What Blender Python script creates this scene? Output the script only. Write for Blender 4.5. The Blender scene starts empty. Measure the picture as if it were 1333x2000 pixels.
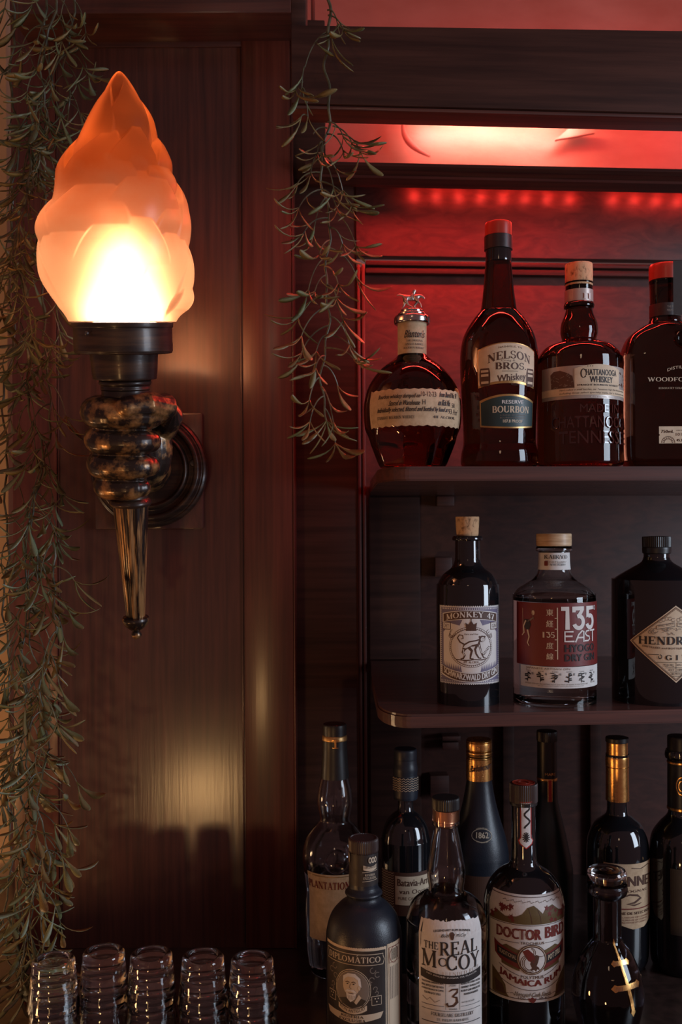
import bpy, bmesh, math, random
from mathutils import Vector, Matrix, geometry, noise
R = math.radians
PI = math.pi
C = bpy.context.scene.collection
sc = bpy.context.scene

# ---------------------------------------------------------------- camera, world, lights, exposure
F, CX, HY, ROLL, CAMZ = 1900.0, 666.5, 1040.0, R(0.3), 1.5
KY = 0.07                                   # the cabinet recedes to the right
cam = bpy.data.cameras.new('camera')
cam.lens = F / 2000 * 36; cam.sensor_width = 36; cam.shift_y = 0.02
cam.clip_start = 0.05
cam.dof.use_dof = True; cam.dof.focus_distance = 1.05; cam.dof.aperture_fstop = 6.3
co = bpy.data.objects.new('camera', cam); C.objects.link(co)
co.matrix_world = Matrix.Translation((0, 0, CAMZ)) @ Matrix.Rotation(ROLL, 4, 'Y') @ Matrix.Rotation(PI / 2, 4, 'X')
sc.camera = co
sc.view_settings.view_transform = 'Standard'; sc.view_settings.look = 'None'
sc.view_settings.gamma = 1; sc.view_settings.use_curve_mapping = False
sc.view_settings.exposure = 0.0
sc.cycles.use_denoising = True
sc.cycles.max_bounces = 10; sc.cycles.transmission_bounces = 10; sc.cycles.transparent_max_bounces = 8
sc.cycles.diffuse_bounces = 3; sc.cycles.glossy_bounces = 5
sc.cycles.caustics_reflective = False; sc.cycles.caustics_refractive = False
sc.cycles.sample_clamp_indirect = 4
w = bpy.data.worlds.new('bar_room'); sc.world = w; w.use_nodes = True
w.node_tree.nodes['Background'].inputs[0].default_value = (0.62, 0.30, 0.28, 1)
w.node_tree.nodes['Background'].inputs[1].default_value = 0.21

def area(name, loc, aim, sx, sy, power, col, spread=180):
    l = bpy.data.lights.new(name, 'AREA'); l.shape = 'RECTANGLE'; l.size = sx; l.size_y = sy
    l.energy = power; l.color = col; l.spread = R(spread)
    o = bpy.data.objects.new(name, l); C.objects.link(o)
    o.location = loc
    o.rotation_euler = (Vector(aim) - Vector(loc)).to_track_quat('-Z', 'Y').to_euler()
    return o
def point(name, loc, power, col, rad):
    l = bpy.data.lights.new(name, 'POINT'); l.energy = power; l.color = col; l.shadow_soft_size = rad
    o = bpy.data.objects.new(name, l); C.objects.link(o); o.location = loc
    return o

# daylight from a window to the right of the camera, table lamps in the room behind it, then two added lights
area('window_daylight', (1.80, 0.22, CAMZ + 0.22), (0.15, 1.1, CAMZ), 0.60, 1.05, 23.0, (0.72, 0.84, 1.0))
point('table_lamp_light', (-0.50, -1.05, CAMZ - 0.92), 13.0, (1.0, 0.56, 0.22), 0.07)
point('side_lamp_light', (-0.92, 0.62, CAMZ - 0.62), 6.5, (1.0, 0.50, 0.18), 0.05)
point('corner_lamp_light', (-0.98, 1.22, CAMZ - 0.42), 2.6, (1.0, 0.62, 0.32), 0.05)  # added wall wash, an unseen source that brightens the cream wall
point('added_front_fill', (-0.15, -1.5, CAMZ + 0.9), 3.0, (1.0, 0.66, 0.42), 0.12)  # added warm fill from the front, brightens the shelf labels
def cabw(x, y, z):                          # cabinet-local to world
    a = math.atan(KY); return Vector((x * math.cos(a) - (y - 1) * math.sin(a) * 0 , y + x * math.tan(a), CAMZ + z))
# red LED strips: behind the fascia beam, and under the crown moulding of the shelves
RED = (1.0, 0.030, 0.022)
area('led_strip_soffit', cabw(0.42, 1.47, 0.69), cabw(0.42, 1.60, 0.63), 0.62, 0.02, 0.6, (1.0, 0.03, 0.018))
area('led_strip_bright', cabw(0.27, 1.548, 0.672), cabw(0.27, 1.60, 0.655), 0.26, 0.01, 0.50, (1.0, 0.78, 0.66))  # added pale light, stands in for the overexposed stretch of the red strip
area('led_strip_upper', cabw(0.3, 1.2, 0.75), cabw(0.3, 1.6, 0.80), 0.7, 0.02, 0.13, (1.0, 0.06, 0.05))
for i in range(17):
    if i in (8,): continue
    point('led_bead_light', cabw(0.112 + 0.034 * i, 1.424, 0.5035), 0.05, (1.0, 0.05, 0.035), 0.003)
area('led_strip_shelf', cabw(0.33, 1.32, 0.4735), cabw(0.33, 1.34, 0.0), 0.60, 0.012, 2.7, RED)

area('led_strip_beam', cabw(0.30, 1.046, 0.4505), cabw(0.30, 1.075, 0.0), 0.62, 0.010, 1.0, (1.0, 0.045, 0.03))

# ---------------------------------------------------------------- pixel to world helpers
cr, sr = math.cos(ROLL), math.sin(ROLL)
def unroll(px, py):
    dx, dy = px - CX, py - HY
    return dx * cr - dy * sr, dx * sr + dy * cr
def P(px, py, d):
    x, y = unroll(px, py)
    return Vector((x * d / F, d, CAMZ - y * d / F))
def zl(py, dl): return (HY - py) / F * dl
def xl(px, dl): return (px - CX) / F * dl / (1 - KY * (px - CX) / F)

# ---------------------------------------------------------------- materials
MATS = {}
def nmat(name):
    m = bpy.data.materials.new(name); m.use_nodes = True
    MATS[name] = m
    return m, m.node_tree, m.node_tree.nodes['Principled BSDF']
def pm(name, col, rough=0.5, metal=0.0, coat=0.0, trans=0.0, ior=1.5, emit=None, es=1.0, spec=0.5, bump=0.0, bscale=200):
    m, nt, b = nmat(name)
    b.inputs['Base Color'].default_value = (*col, 1); b.inputs['Roughness'].default_value = rough
    b.inputs['Metallic'].default_value = metal; b.inputs['Coat Weight'].default_value = coat
    b.inputs['Coat Roughness'].default_value = 0.05
    b.inputs['Transmission Weight'].default_value = trans; b.inputs['IOR'].default_value = ior
    b.inputs['Specular IOR Level'].default_value = spec
    if emit:
        b.inputs['Emission Color'].default_value = (*emit, 1); b.inputs['Emission Strength'].default_value = es
    # every surface gets a little procedural unevenness
    n = nt.nodes.new('ShaderNodeTexNoise'); n.inputs['Scale'].default_value = bscale; n.inputs['Detail'].default_value = 3
    tc = nt.nodes.new('ShaderNodeTexCoord'); nt.links.new(tc.outputs['Object'], n.inputs['Vector'])
    if bump:
        bp = nt.nodes.new('ShaderNodeBump'); bp.inputs['Strength'].default_value = bump; bp.inputs['Distance'].default_value = 0.0006
        nt.links.new(n.outputs['Fac'], bp.inputs['Height']); nt.links.new(bp.outputs['Normal'], b.inputs['Normal'])
    if not trans:
        mr = nt.nodes.new('ShaderNodeMapRange'); mr.inputs['To Min'].default_value = max(0.02, rough * 0.8); mr.inputs['To Max'].default_value = min(1, rough * 1.2)
        nt.links.new(n.outputs['Fac'], mr.inputs['Value']); nt.links.new(mr.outputs['Result'], b.inputs['Roughness'])
    return m
def ramp2(name, scale, c0, c1, p0=0.35, p1=0.65, rough=0.4, coat=0.3, bump=0.3, metal=0.0, detail=6, dist=0.0008, croug=0.2, distort=0.0):
    """two-tone noise material; scale is a 3-vector, so grain can be stretched"""
    m, nt, b = nmat(name)
    tc = nt.nodes.new('ShaderNodeTexCoord'); mp = nt.nodes.new('ShaderNodeMapping'); mp.inputs['Scale'].default_value = scale
    n = nt.nodes.new('ShaderNodeTexNoise'); n.inputs['Scale'].default_value = 1.0; n.inputs['Detail'].default_value = detail
    n.inputs['Roughness'].default_value = 0.6; n.inputs['Distortion'].default_value = distort
    cp = nt.nodes.new('ShaderNodeValToRGB'); cp.color_ramp.elements[0].position = p0; cp.color_ramp.elements[1].position = p1
    cp.color_ramp.elements[0].color = (*c0, 1); cp.color_ramp.elements[1].color = (*c1, 1)
    nt.links.new(tc.outputs['Object'], mp.inputs['Vector']); nt.links.new(mp.outputs[0], n.inputs['Vector'])
    nt.links.new(n.outputs['Fac'], cp.inputs[0]); nt.links.new(cp.outputs[0], b.inputs['Base Color'])
    b.inputs['Roughness'].default_value = rough; b.inputs['Coat Weight'].default_value = coat; b.inputs['Coat Roughness'].default_value = croug
    b.inputs['Metallic'].default_value = metal
    bp = nt.nodes.new('ShaderNodeBump'); bp.inputs['Strength'].default_value = bump; bp.inputs['Distance'].default_value = dist
    nt.links.new(n.outputs['Fac'], bp.inputs['Height']); nt.links.new(bp.outputs[0], b.inputs['Normal']); nt.links.new(bp.outputs[0], b.inputs['Coat Normal'])
    return m
WD, WL = (0.046, 0.013, 0.010), (0.105, 0.030, 0.020)
ramp2('wood_upright', (130, 130, 5), WD, WL, rough=0.52, coat=0.7, bump=0.13, croug=0.17)
ramp2('wood_level', (5, 130, 130), WD, WL, rough=0.52, coat=0.7, bump=0.13, croug=0.17)
ramp2('wood_redstile', (110, 110, 4), (0.070, 0.014, 0.009), (0.145, 0.034, 0.020), rough=0.38, coat=0.5, bump=0.16)
ramp2('wood_back', (22, 60, 60), (0.050, 0.017, 0.013), (0.095, 0.032, 0.023), rough=0.55, coat=0.0, bump=0.25, distort=1.2)
ramp2('wood_dark', (4, 90, 90), (0.036, 0.015, 0.012), (0.074, 0.030, 0.022), rough=0.55, coat=0.0, bump=0.2)
ramp2('red_glow_plaster', (6, 6, 14), (0.50, 0.095, 0.060), (0.60, 0.14, 0.095), rough=0.5, coat=0.0, bump=0.4, dist=0.004)  # base colour reddened, part of the red LED light is put into it
ramp2('cream_plaster', (9, 9, 9), (0.55, 0.36, 0.21), (0.66, 0.45, 0.27), rough=0.8, coat=0, bump=0.3)
ramp2('bronze', (60, 60, 60), (0.035, 0.024, 0.020), (0.62, 0.33, 0.12), 0.48, 0.70, rough=0.34, coat=0.35, bump=0.35, metal=0.55, croug=0.15)
ramp2('bronze_streak', (160, 160, 9), (0.022, 0.014, 0.012), (0.58, 0.31, 0.12), 0.46, 0.62, rough=0.34, coat=0.35, bump=0.3, metal=0.55, croug=0.15)
ramp2('bronze_dark', (10, 10, 120), (0.030, 0.020, 0.017), (0.12, 0.066, 0.038), 0.45, 0.8, rough=0.38, coat=0.3, bump=0.25, metal=0.4, croug=0.15)
ramp2('cork', (260, 260, 160), (0.16, 0.08, 0.035), (0.60, 0.36, 0.19), 0.30, 0.5, rough=0.8, coat=0, bump=0.5)
ramp2('cap_wood', (40, 40, 500), (0.42, 0.26, 0.14), (0.66, 0.46, 0.28), rough=0.5, coat=0.1, bump=0.1)
ramp2('leaf_green', (120, 120, 120), (0.075, 0.088, 0.036), (0.25, 0.265, 0.12), rough=0.38, coat=0.15, bump=0.3)
ramp2('leaf_olive', (120, 120, 120), (0.12, 0.090, 0.034), (0.33, 0.255, 0.10), rough=0.42, coat=0.1, bump=0.3)
ramp2('leaf_pale', (120, 120, 120), (0.12, 0.14, 0.08), (0.32, 0.35, 0.20), rough=0.35, coat=0.2, bump=0.3)
ramp2('vine_stem', (90, 90, 90), (0.040, 0.040, 0.020), (0.14, 0.13, 0.070), rough=0.5, coat=0.1, bump=0.4)
ramp2('paper_cream', (90, 90, 90), (0.60, 0.47, 0.32), (0.70, 0.56, 0.40), rough=0.75, coat=0, bump=0.15)
ramp2('paper_white', (90, 90, 90), (0.66, 0.64, 0.62), (0.76, 0.74, 0.71), rough=0.7, coat=0, bump=0.12)
ramp2('paper_kraft', (140, 140, 140), (0.50, 0.34, 0.20), (0.64, 0.45, 0.28), rough=0.8, coat=0, bump=0.2)
ramp2('counter_top', (60, 60, 60), (0.020, 0.012, 0.010), (0.045, 0.024, 0.020), rough=0.3, coat=0.3, bump=0.15)
MATS['wood_dark'].node_tree.nodes['Principled BSDF'].inputs['Specular IOR Level'].default_value = 0.2
INK = pm('ink_black', (0.018, 0.012, 0.012), 0.6)
pm('ink_brown', (0.085, 0.035, 0.020), 0.6); pm('ink_maroon', (0.17, 0.018, 0.014), 0.6)
pm('ink_grey', (0.20, 0.16, 0.13), 0.6); pm('ink_purple', (0.17, 0.15, 0.24), 0.6); pm('ink_white', (0.72, 0.69, 0.66), 0.6)
pm('ink_cream', (0.62, 0.50, 0.36), 0.6); pm('ink_red', (0.50, 0.022, 0.018), 0.5); pm('ink_olive', (0.13, 0.085, 0.030), 0.6)
pm('ink_green', (0.020, 0.045, 0.048), 0.45); pm('ink_wine', (0.16, 0.014, 0.012), 0.5)
pm('gold', (0.78, 0.42, 0.14), 0.28, metal=1.0, bump=0.2); pm('copper', (0.80, 0.38, 0.20), 0.3, metal=1.0, bump=0.1)
pm('gold_dull', (0.55, 0.33, 0.13), 0.38, metal=0.8, bump=0.3)
pm('silver', (0.55, 0.52, 0.50), 0.16, metal=1.0)
pm('pewter', (0.50, 0.44, 0.40), 0.32, metal=0.9)
pm('steel_dark', (0.10, 0.09, 0.09), 0.35, metal=0.8)
pm('label_silver', (0.46, 0.40, 0.36), 0.38, metal=0.35)
pm('label_dark', (0.030, 0.022, 0.020), 0.5)
pm('cap_black', (0.014, 0.013, 0.014), 0.38, bump=0.1)
pm('cap_navy', (0.016, 0.022, 0.036), 0.42, bump=0.1)
pm('cap_brown', (0.045, 0.026, 0.024), 0.42, bump=0.1)
pm('cap_red', (0.30, 0.035, 0.020), 0.3)
pm('glass_black', (0.008, 0.008, 0.010), 0.06, coat=0.6)
pm('glass_frost', (0.014, 0.017, 0.026), 0.36, bump=0.25, bscale=900)
pm('glass_frost_green', (0.012, 0.022, 0.022), 0.34, bump=0.15, bscale=900)
pm('glass_clear', (0.93, 0.95, 0.96), 0.0, trans=1.0, ior=1.48)
pm('glass_ink', (0.050, 0.048, 0.060), 0.0, trans=1.0, ior=1.46)
pm('glass_smoke', (0.86, 0.85, 0.87), 0.0, trans=1.0, ior=1.48)
pm('glass_letter', (0.05, 0.010, 0.008), 0.08, coat=1.0)
pm('glass_amber', (0.11, 0.024, 0.008), 0.0, trans=1.0, ior=1.46)
pm('glass_brown', (0.07, 0.020, 0.010), 0.0, trans=1.0, ior=1.46)
pm('stopper_clear', (0.92, 0.94, 0.96), 0.02, trans=1.0, ior=1.5)
def shade_material():
    m = bpy.data.materials.new('lamp_glass'); m.use_nodes = True; nt = m.node_tree
    for n in list(nt.nodes): nt.nodes.remove(n)
    out = nt.nodes.new('ShaderNodeOutputMaterial')
    tc = nt.nodes.new('ShaderNodeTexCoord'); sp = nt.nodes.new('ShaderNodeSeparateXYZ')
    nt.links.new(tc.outputs['Object'], sp.inputs[0])
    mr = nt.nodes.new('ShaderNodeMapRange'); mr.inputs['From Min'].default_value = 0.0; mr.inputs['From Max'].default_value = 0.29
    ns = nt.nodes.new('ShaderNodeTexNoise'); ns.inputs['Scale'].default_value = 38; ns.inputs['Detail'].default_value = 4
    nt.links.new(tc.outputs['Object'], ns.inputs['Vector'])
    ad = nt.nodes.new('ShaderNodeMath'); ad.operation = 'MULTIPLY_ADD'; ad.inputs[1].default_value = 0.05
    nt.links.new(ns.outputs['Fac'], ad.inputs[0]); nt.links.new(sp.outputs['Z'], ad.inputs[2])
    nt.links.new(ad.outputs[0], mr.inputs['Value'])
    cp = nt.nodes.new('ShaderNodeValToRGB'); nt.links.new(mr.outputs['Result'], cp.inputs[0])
    e = cp.color_ramp.elements; e[0].position = 0.30; e[0].color = SHADE_GLOW_LOW; e[1].position = 0.62; e[1].color = SHADE_GLOW_TOP
    tr = nt.nodes.new('ShaderNodeBsdfTranslucent'); rf = nt.nodes.new('ShaderNodeBsdfRefraction')
    rf.inputs['Roughness'].default_value = 0.80; rf.inputs['IOR'].default_value = 1.5
    df = nt.nodes.new('ShaderNodeBsdfDiffuse'); gl = nt.nodes.new('ShaderNodeBsdfGlossy'); gl.inputs['Roughness'].default_value = 0.25
    dk = nt.nodes.new('ShaderNodeMixRGB'); dk.blend_type = 'MULTIPLY'; dk.inputs[0].default_value = 1; dk.inputs[2].default_value = (.26, .26, .26, 1)
    nt.links.new(cp.outputs[0], dk.inputs[1]); nt.links.new(dk.outputs[0], tr.inputs['Color'])
    for s in (rf, df): nt.links.new(cp.outputs[0], s.inputs['Color'])
    m1 = nt.nodes.new('ShaderNodeMixShader'); m1.inputs[0].default_value = 0.42
    nt.links.new(tr.outputs[0], m1.inputs[1]); nt.links.new(rf.outputs[0], m1.inputs[2])
    m2 = nt.nodes.new('ShaderNodeMixShader'); m2.inputs[0].default_value = 0.12
    nt.links.new(m1.outputs[0], m2.inputs[1]); nt.links.new(df.outputs[0], m2.inputs[2])
    m3 = nt.nodes.new('ShaderNodeMixShader'); fr = nt.nodes.new('ShaderNodeFresnel'); fr.inputs[0].default_value = 1.3
    nt.links.new(fr.outputs[0], m3.inputs[0]); nt.links.new(m2.outputs[0], m3.inputs[1]); nt.links.new(gl.outputs[0], m3.inputs[2])
    nt.links.new(m3.outputs[0], out.inputs[0]); MATS['lamp_glass'] = m
SHADE_GLOW_LOW = (0.90, 0.68, 0.52, 1); SHADE_GLOW_TOP = (0.92, 0.27, 0.075, 1)  # orange falloff of the bulb's glow is put into the glass tint
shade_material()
def M(n): return MATS[n]

# ---------------------------------------------------------------- object helpers
def tag(o, label=None, cat=None, group=None, kind=None):
    if label: o['label'] = label
    if cat: o['category'] = cat
    if group: o['group'] = group
    if kind: o['kind'] = kind
    return o
def empty(name, loc=(0, 0, 0), rz=0.0):
    o = bpy.data.objects.new(name, None); C.objects.link(o); o.location = loc; o.rotation_euler.z = rz
    o.empty_display_size = 0.02
    return o
def mk(name, verts, faces, mats, parent=None, smooth=True, midx=None, loc=None):
    me = bpy.data.meshes.new(name); me.from_pydata([tuple(v) for v in verts], [], faces)
    if isinstance(mats, str): mats = [mats]
    for m in mats: me.materials.append(M(m))
    if midx: me.polygons.foreach_set('material_index', midx)
    if smooth is True: me.polygons.foreach_set('use_smooth', [True] * len(me.polygons))
    me.update()
    o = bpy.data.objects.new(name, me); C.objects.link(o)
    if parent: o.parent = parent
    if loc: o.location = loc
    _ct[0] += 1; o['_n'] = _ct[0]
    return o
_ct = [0]
class MB:
    def __init__(s): s.v = []; s.f = []; s.m = []
    def add(s, v, f, m=0):
        n = len(s.v); s.v += [Vector(p) for p in v]; s.f += [tuple(i + n for i in q) for q in f]; s.m += [m] * len(f)
    def box(s, x0, x1, y0, y1, z0, z1, m=0, b=0.0):
        if b:                                # chamfered along every edge
            bm = bmesh.new(); r = bmesh.ops.create_cube(bm, size=1)
            for v in bm.verts: v.co = Vector(((x0 + x1) / 2 + v.co.x * (x1 - x0), (y0 + y1) / 2 + v.co.y * (y1 - y0), (z0 + z1) / 2 + v.co.z * (z1 - z0)))
            bmesh.ops.bevel(bm, geom=list(bm.edges), offset=b, segments=2, affect='EDGES', profile=0.6)
            bm.verts.index_update(); s.add([v.co.copy() for v in bm.verts], [[v.index for v in f.verts] for f in bm.faces], m); bm.free(); return
        s.add([(x0, y0, z0), (x1, y0, z0), (x1, y1, z0), (x0, y1, z0), (x0, y0, z1), (x1, y0, z1), (x1, y1, z1), (x0, y1, z1)],
              [(0, 3, 2, 1), (4, 5, 6, 7), (0, 1, 5, 4), (1, 2, 6, 5), (2, 3, 7, 6), (3, 0, 4, 7)], m)
    def lathe(s, prof, seg=48, m=0, axis='z', c=(0, 0, 0), shape=None, close=True):
        v = []; f = []
        for (r, z) in prof:
            for k in range(seg):
                a = 2 * PI * k / seg
                rr = r if shape is None else r * shape(a, z)
                if axis == 'z': v.append((c[0] + rr * math.cos(a), c[1] + rr * math.sin(a), c[2] + z))
                else: v.append((c[0] + rr * math.cos(a), c[1] - z, c[2] + rr * math.sin(a)))
        n = len(prof)
        for i in range(n - 1):
            for k in range(seg):
                k2 = (k + 1) % seg; f.append((i * seg + k, i * seg + k2, (i + 1) * seg + k2, (i + 1) * seg + k))
        if close:
            f.append(tuple(reversed(range(seg)))); f.append(tuple((n - 1) * seg + k for k in range(seg)))
        s.add(v, f, m)
    def tube(s, pts, rad, seg=8, m=0, cap=True, flat=1.0):
        pts = [Vector(p) for p in pts]; n = len(pts); rads = rad if isinstance(rad, (list, tuple)) else [rad] * n
        v = []; f = []; up = Vector((0.13, -0.9, 0.2)).normalized()
        for i, p in enumerate(pts):
            t = (pts[min(i + 1, n - 1)] - pts[max(i - 1, 0)]).normalized()
            a = t.cross(up)
            if a.length < 1e-3: a = t.cross(Vector((1, 0, 0)))
            a.normalize(); b = t.cross(a)
            for k in range(seg):
                th = 2 * PI * k / seg
                v.append(p + (a * math.cos(th) + b * math.sin(th) * flat) * rads[i])
        for i in range(n - 1):
            for k in range(seg):
                k2 = (k + 1) % seg; f.append((i * seg + k, i * seg + k2, (i + 1) * seg + k2, (i + 1) * seg + k))
        if cap: f.append(tuple(reversed(range(seg)))); f.append(tuple((n - 1) * seg + k for k in range(seg)))
        s.add(v, f, m)
    def extrude(s, poly, y0, y1, m=0):      # polygon in x,z pushed along y
        n = len(poly); s.add([(x, y0, z) for x, z in poly] + [(x, y1, z) for x, z in poly],
            [tuple(range(n)), tuple(reversed(range(n, 2 * n)))] + [(i, i + n, (i + 1) % n + n, (i + 1) % n) for i in range(n)], m)
    def slab(s, poly, z0, z1, m=0):         # polygon in x,y pushed along z
        n = len(poly); s.add([(x, y, z0) for x, y in poly] + [(x, y, z1) for x, y in poly],
            [tuple(reversed(range(n))), tuple(range(n, 2 * n))] + [(i, (i + 1) % n, (i + 1) % n + n, i + n) for i in range(n)], m)
    def build(s, name, mats, parent=None, smooth=True, loc=None, sharp=35):
        o = mk(name, s.v, s.f, mats, parent, True if smooth else False, s.m, loc)
        if smooth: o.data.set_sharp_from_angle(angle=R(sharp))
        return o
def cat(pts, n=6):
    """Catmull-Rom through (r, z) points; a third entry 's' makes the point a corner"""
    runs, cur = [], [pts[0]]
    for p in pts[1:]:
        cur.append(p)
        if len(p) > 2: runs.append(cur); cur = [p]
    if len(cur) > 1: runs.append(cur)
    out = []
    for q in runs:
        q = [Vector((p[0], p[1])) for p in q]
        if len(q) == 2:
            out += [q[0], q[1]]; continue
        e = [2 * q[0] - q[1]] + q + [2 * q[-1] - q[-2]]
        for i in range(1, len(e) - 2):
            a, b, c, d = e[i - 1:i + 3]
            for k in range(n):
                t = k / n
                out.append(0.5 * ((2 * b) + (c - a) * t + (2 * a - 5 * b + 4 * c - d) * t * t + (3 * b - a - 3 * c + d) * t ** 3))
        out.append(q[-1])
    r = []
    for p in out:
        if not r or (p - Vector(r[-1])).length > 1e-5: r.append((max(p.x, 0.0), p.y))
    return r
# ---------------------------------------------------------------- lettering and printed marks
import re
re_label = re.compile('label|wrap|sticker|capsule|neck_band')
_tcache = {}
def font_tris(s):
    if s in _tcache: return _tcache[s]
    cu = bpy.data.curves.new('lettering_source', 'FONT'); cu.body = s; cu.size = 1.0; cu.resolution_u = 2
    o = bpy.data.objects.new('lettering_source', cu)
    me = o.to_mesh(); me.calc_loop_triangles()
    vs = [(v.co.x, v.co.y) for v in me.vertices]; tr = [tuple(t.vertices) for t in me.loop_triangles]
    o.to_mesh_clear(); bpy.data.objects.remove(o); bpy.data.curves.remove(cu)
    _tcache[s] = (vs, tr); return _tcache[s]
TH, TN = 0.17, 0.07
def _arc(cx, cy, rx, ry, a0, a1, wt=None, wn=None, n=14):
    wt = TH if wt is None else wt; wn = TN if wn is None else wn
    o = []; i_ = []
    for k in range(n + 1):
        a = R(a0 + (a1 - a0) * k / n); w = (wn + (wt - wn) * abs(math.cos(a)) ** 1.3) / 2
        o.append((cx + (rx + w) * math.cos(a), cy + (ry + w) * math.sin(a))); i_.append((cx + (rx - w) * math.cos(a), cy + (ry - w) * math.sin(a)))
    return [[o[k], o[k + 1], i_[k + 1], i_[k]] for k in range(n)]
def _ln(x0, y0, x1, y1, w):
    dx, dy = x1 - x0, y1 - y0; l = math.hypot(dx, dy); nx, ny = -dy / l * w / 2, dx / l * w / 2
    return [[(x0 + nx, y0 + ny), (x1 + nx, y1 + ny), (x1 - nx, y1 - ny), (x0 - nx, y0 - ny)]]
def _sf(x, y, h=0.15): 
    y2 = y + (TN if y < 0.5 else -TN); return [[(x - h, y), (x + h, y), (x + h * 0.75, y2), (x - h * 0.75, y2)]]
def _v(x, w=None, t=True, b=True): return _ln(x, 0, x, 1, w or TH) + (_sf(x, 0) if b else []) + (_sf(x, 1) if t else [])
def _h(x0, x1, y, tick=0):
    q = _ln(x0, y, x1, y, TN)
    return q + (_ln(x1, y - TN / 2 if tick > 0 else y + TN / 2, x1, y + tick, TN) if tick else [])
SER = {
 'A': (0.86, lambda: _ln(.12, 0, .42, 1, TN) + _ln(.42, 1, .74, 0, TH) + _h(.22, .62, .34) + _sf(.12, 0, .12) + _sf(.74, 0)),
 'B': (0.74, lambda: _v(.17) + _h(.17, .36, .965) + _h(.17, .38, .5) + _h(.17, .4, .035) + _arc(.36, .74, .2, .225, -90, 90) + _arc(.4, .265, .23, .23, -90, 90)),
 'C': (0.80, lambda: _arc(.44, .5, .33, .465, 48, 312) + _ln(.72, .66, .72, .93, TN) + _ln(.72, .07, .72, .3, TN)),
 'D': (0.84, lambda: _v(.17) + _h(.17, .4, .965) + _h(.17, .4, .035) + _arc(.4, .5, .31, .465, -90, 90)),
 'E': (0.70, lambda: _v(.17) + _h(.17, .62, .965, -.2) + _h(.17, .48, .5) + _h(.17, .64, .035, .22) + _ln(.48, .4, .48, .6, TN)),
 'F': (0.66, lambda: _v(.17) + _h(.17, .62, .965, -.2) + _h(.17, .48, .5) + _ln(.48, .4, .48, .6, TN)),
 'G': (0.84, lambda: _arc(.44, .5, .33, .465, 48, 330) + _ln(.72, .66, .72, .93, TN) + _ln(.70, .05, .70, .42, TH) + _h(.54, .84, .42)),
 'H': (0.88, lambda: _v(.17) + _v(.71) + _h(.17, .71, .5)),
 'I': (0.36, lambda: _v(.18)),
 'J': (0.50, lambda: _ln(.32, .2, .32, 1, TH) + _sf(.32, 1) + _arc(.18, .2, .14, .17, -180, 0)),
 'K': (0.84, lambda: _v(.17) + _ln(.22, .42, .66, 1, TN) + _ln(.36, .56, .72, 0, TH) + _sf(.66, 1, .12) + _sf(.72, 0, .12)),
 'L': (0.68, lambda: _v(.17) + _h(.17, .62, .035, .26)),
 'M': (1.04, lambda: _v(.16, TN) + _v(.88) + _ln(.16, 1, .5, .06, TH) + _ln(.5, .06, .86, 1, TN)),
 'N': (0.88, lambda: _v(.16, TN) + _v(.72, TN, True, False) + _ln(.16, 1, .72, 0, TH)),
 'O': (0.88, lambda: _arc(.44, .5, .34, .465, 0, 360, n=24)),
 'P': (0.70, lambda: _v(.17) + _h(.17, .38, .965) + _h(.17, .38, .45) + _arc(.38, .71, .22, .255, -90, 90)),
 'R': (0.80, lambda: _v(.17) + _h(.17, .38, .965) + _h(.17, .38, .48) + _arc(.38, .72, .21, .24, -90, 90) + _ln(.38, .48, .68, 0, TH) + _sf(.70, 0, .1)),
 'S': (0.66, lambda: _arc(.33, .73, .22, .235, 30, 270, .12) + _arc(.33, .27, .24, .235, -150, 90, .14) + _ln(.54, .7, .54, .95, TN) + _ln(.09, .05, .09, .3, TN)),
 'T': (0.76, lambda: _v(.38, TH, False) + _h(.08, .68, .965) + _ln(.08, .76, .08, 1, TN) + _ln(.68, .76, .68, 1, TN)),
 'U': (0.86, lambda: _ln(.17, .3, .17, 1, TH) + _ln(.70, .3, .70, 1, TN) + _sf(.17, 1) + _sf(.7, 1, .12) + _arc(.435, .3, .265, .265, -180, 0, TH, TN)),
 'W': (1.16, lambda: _ln(.12, 1, .36, 0, TH) + _ln(.36, 0, .58, .9, TN) + _ln(.54, 1, .80, 0, TH) + _ln(.80, 0, 1.04, 1, TN) + _sf(.12, 1) + _sf(1.04, 1, .12)),
 'X': (0.80, lambda: _ln(.12, 1, .66, 0, TH) + _ln(.14, 0, .64, 1, TN) + _sf(.12, 1, .12) + _sf(.66, 0, .12) + _sf(.14, 0, .12) + _sf(.64, 1, .12)),
 'Y': (0.80, lambda: _ln(.10, 1, .40, .45, TH) + _ln(.40, .45, .68, 1, TN) + _ln(.4, 0, .4, .48, TH) + _sf(.4, 0) + _sf(.10, 1, .12) + _sf(.68, 1, .1)),
 'Z': (0.72, lambda: _h(.1, .6, .965) + _ln(.6, .96, .12, .04, TH) + _h(.12, .64, .035, .22)),
 '4': (0.66, lambda: _ln(.46, 0, .46, 1, TH) + _ln(.46, 1, .06, .3, TN) + _h(.04, .62, .28)),
 '7': (0.60, lambda: _h(.08, .54, .95) + _ln(.53, .95, .22, 0, TH) + _ln(.09, .76, .09, .98, TN)),
 '5': (0.60, lambda: _arc(.27, .3, .22, .27, -140, 120, .14) + _ln(.14, .5, .14, .97, TN) + _h(.14, .5, .94)),
 '.': (0.26, lambda: [[(.05, 0), (.2, 0), (.2, .15), (.05, .15)]]),
 "'": (0.22, lambda: [[(.06, 1), (.18, 1), (.13, .72), (.08, .72)]]),
 ' ': (0.42, lambda: []),
}
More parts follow.
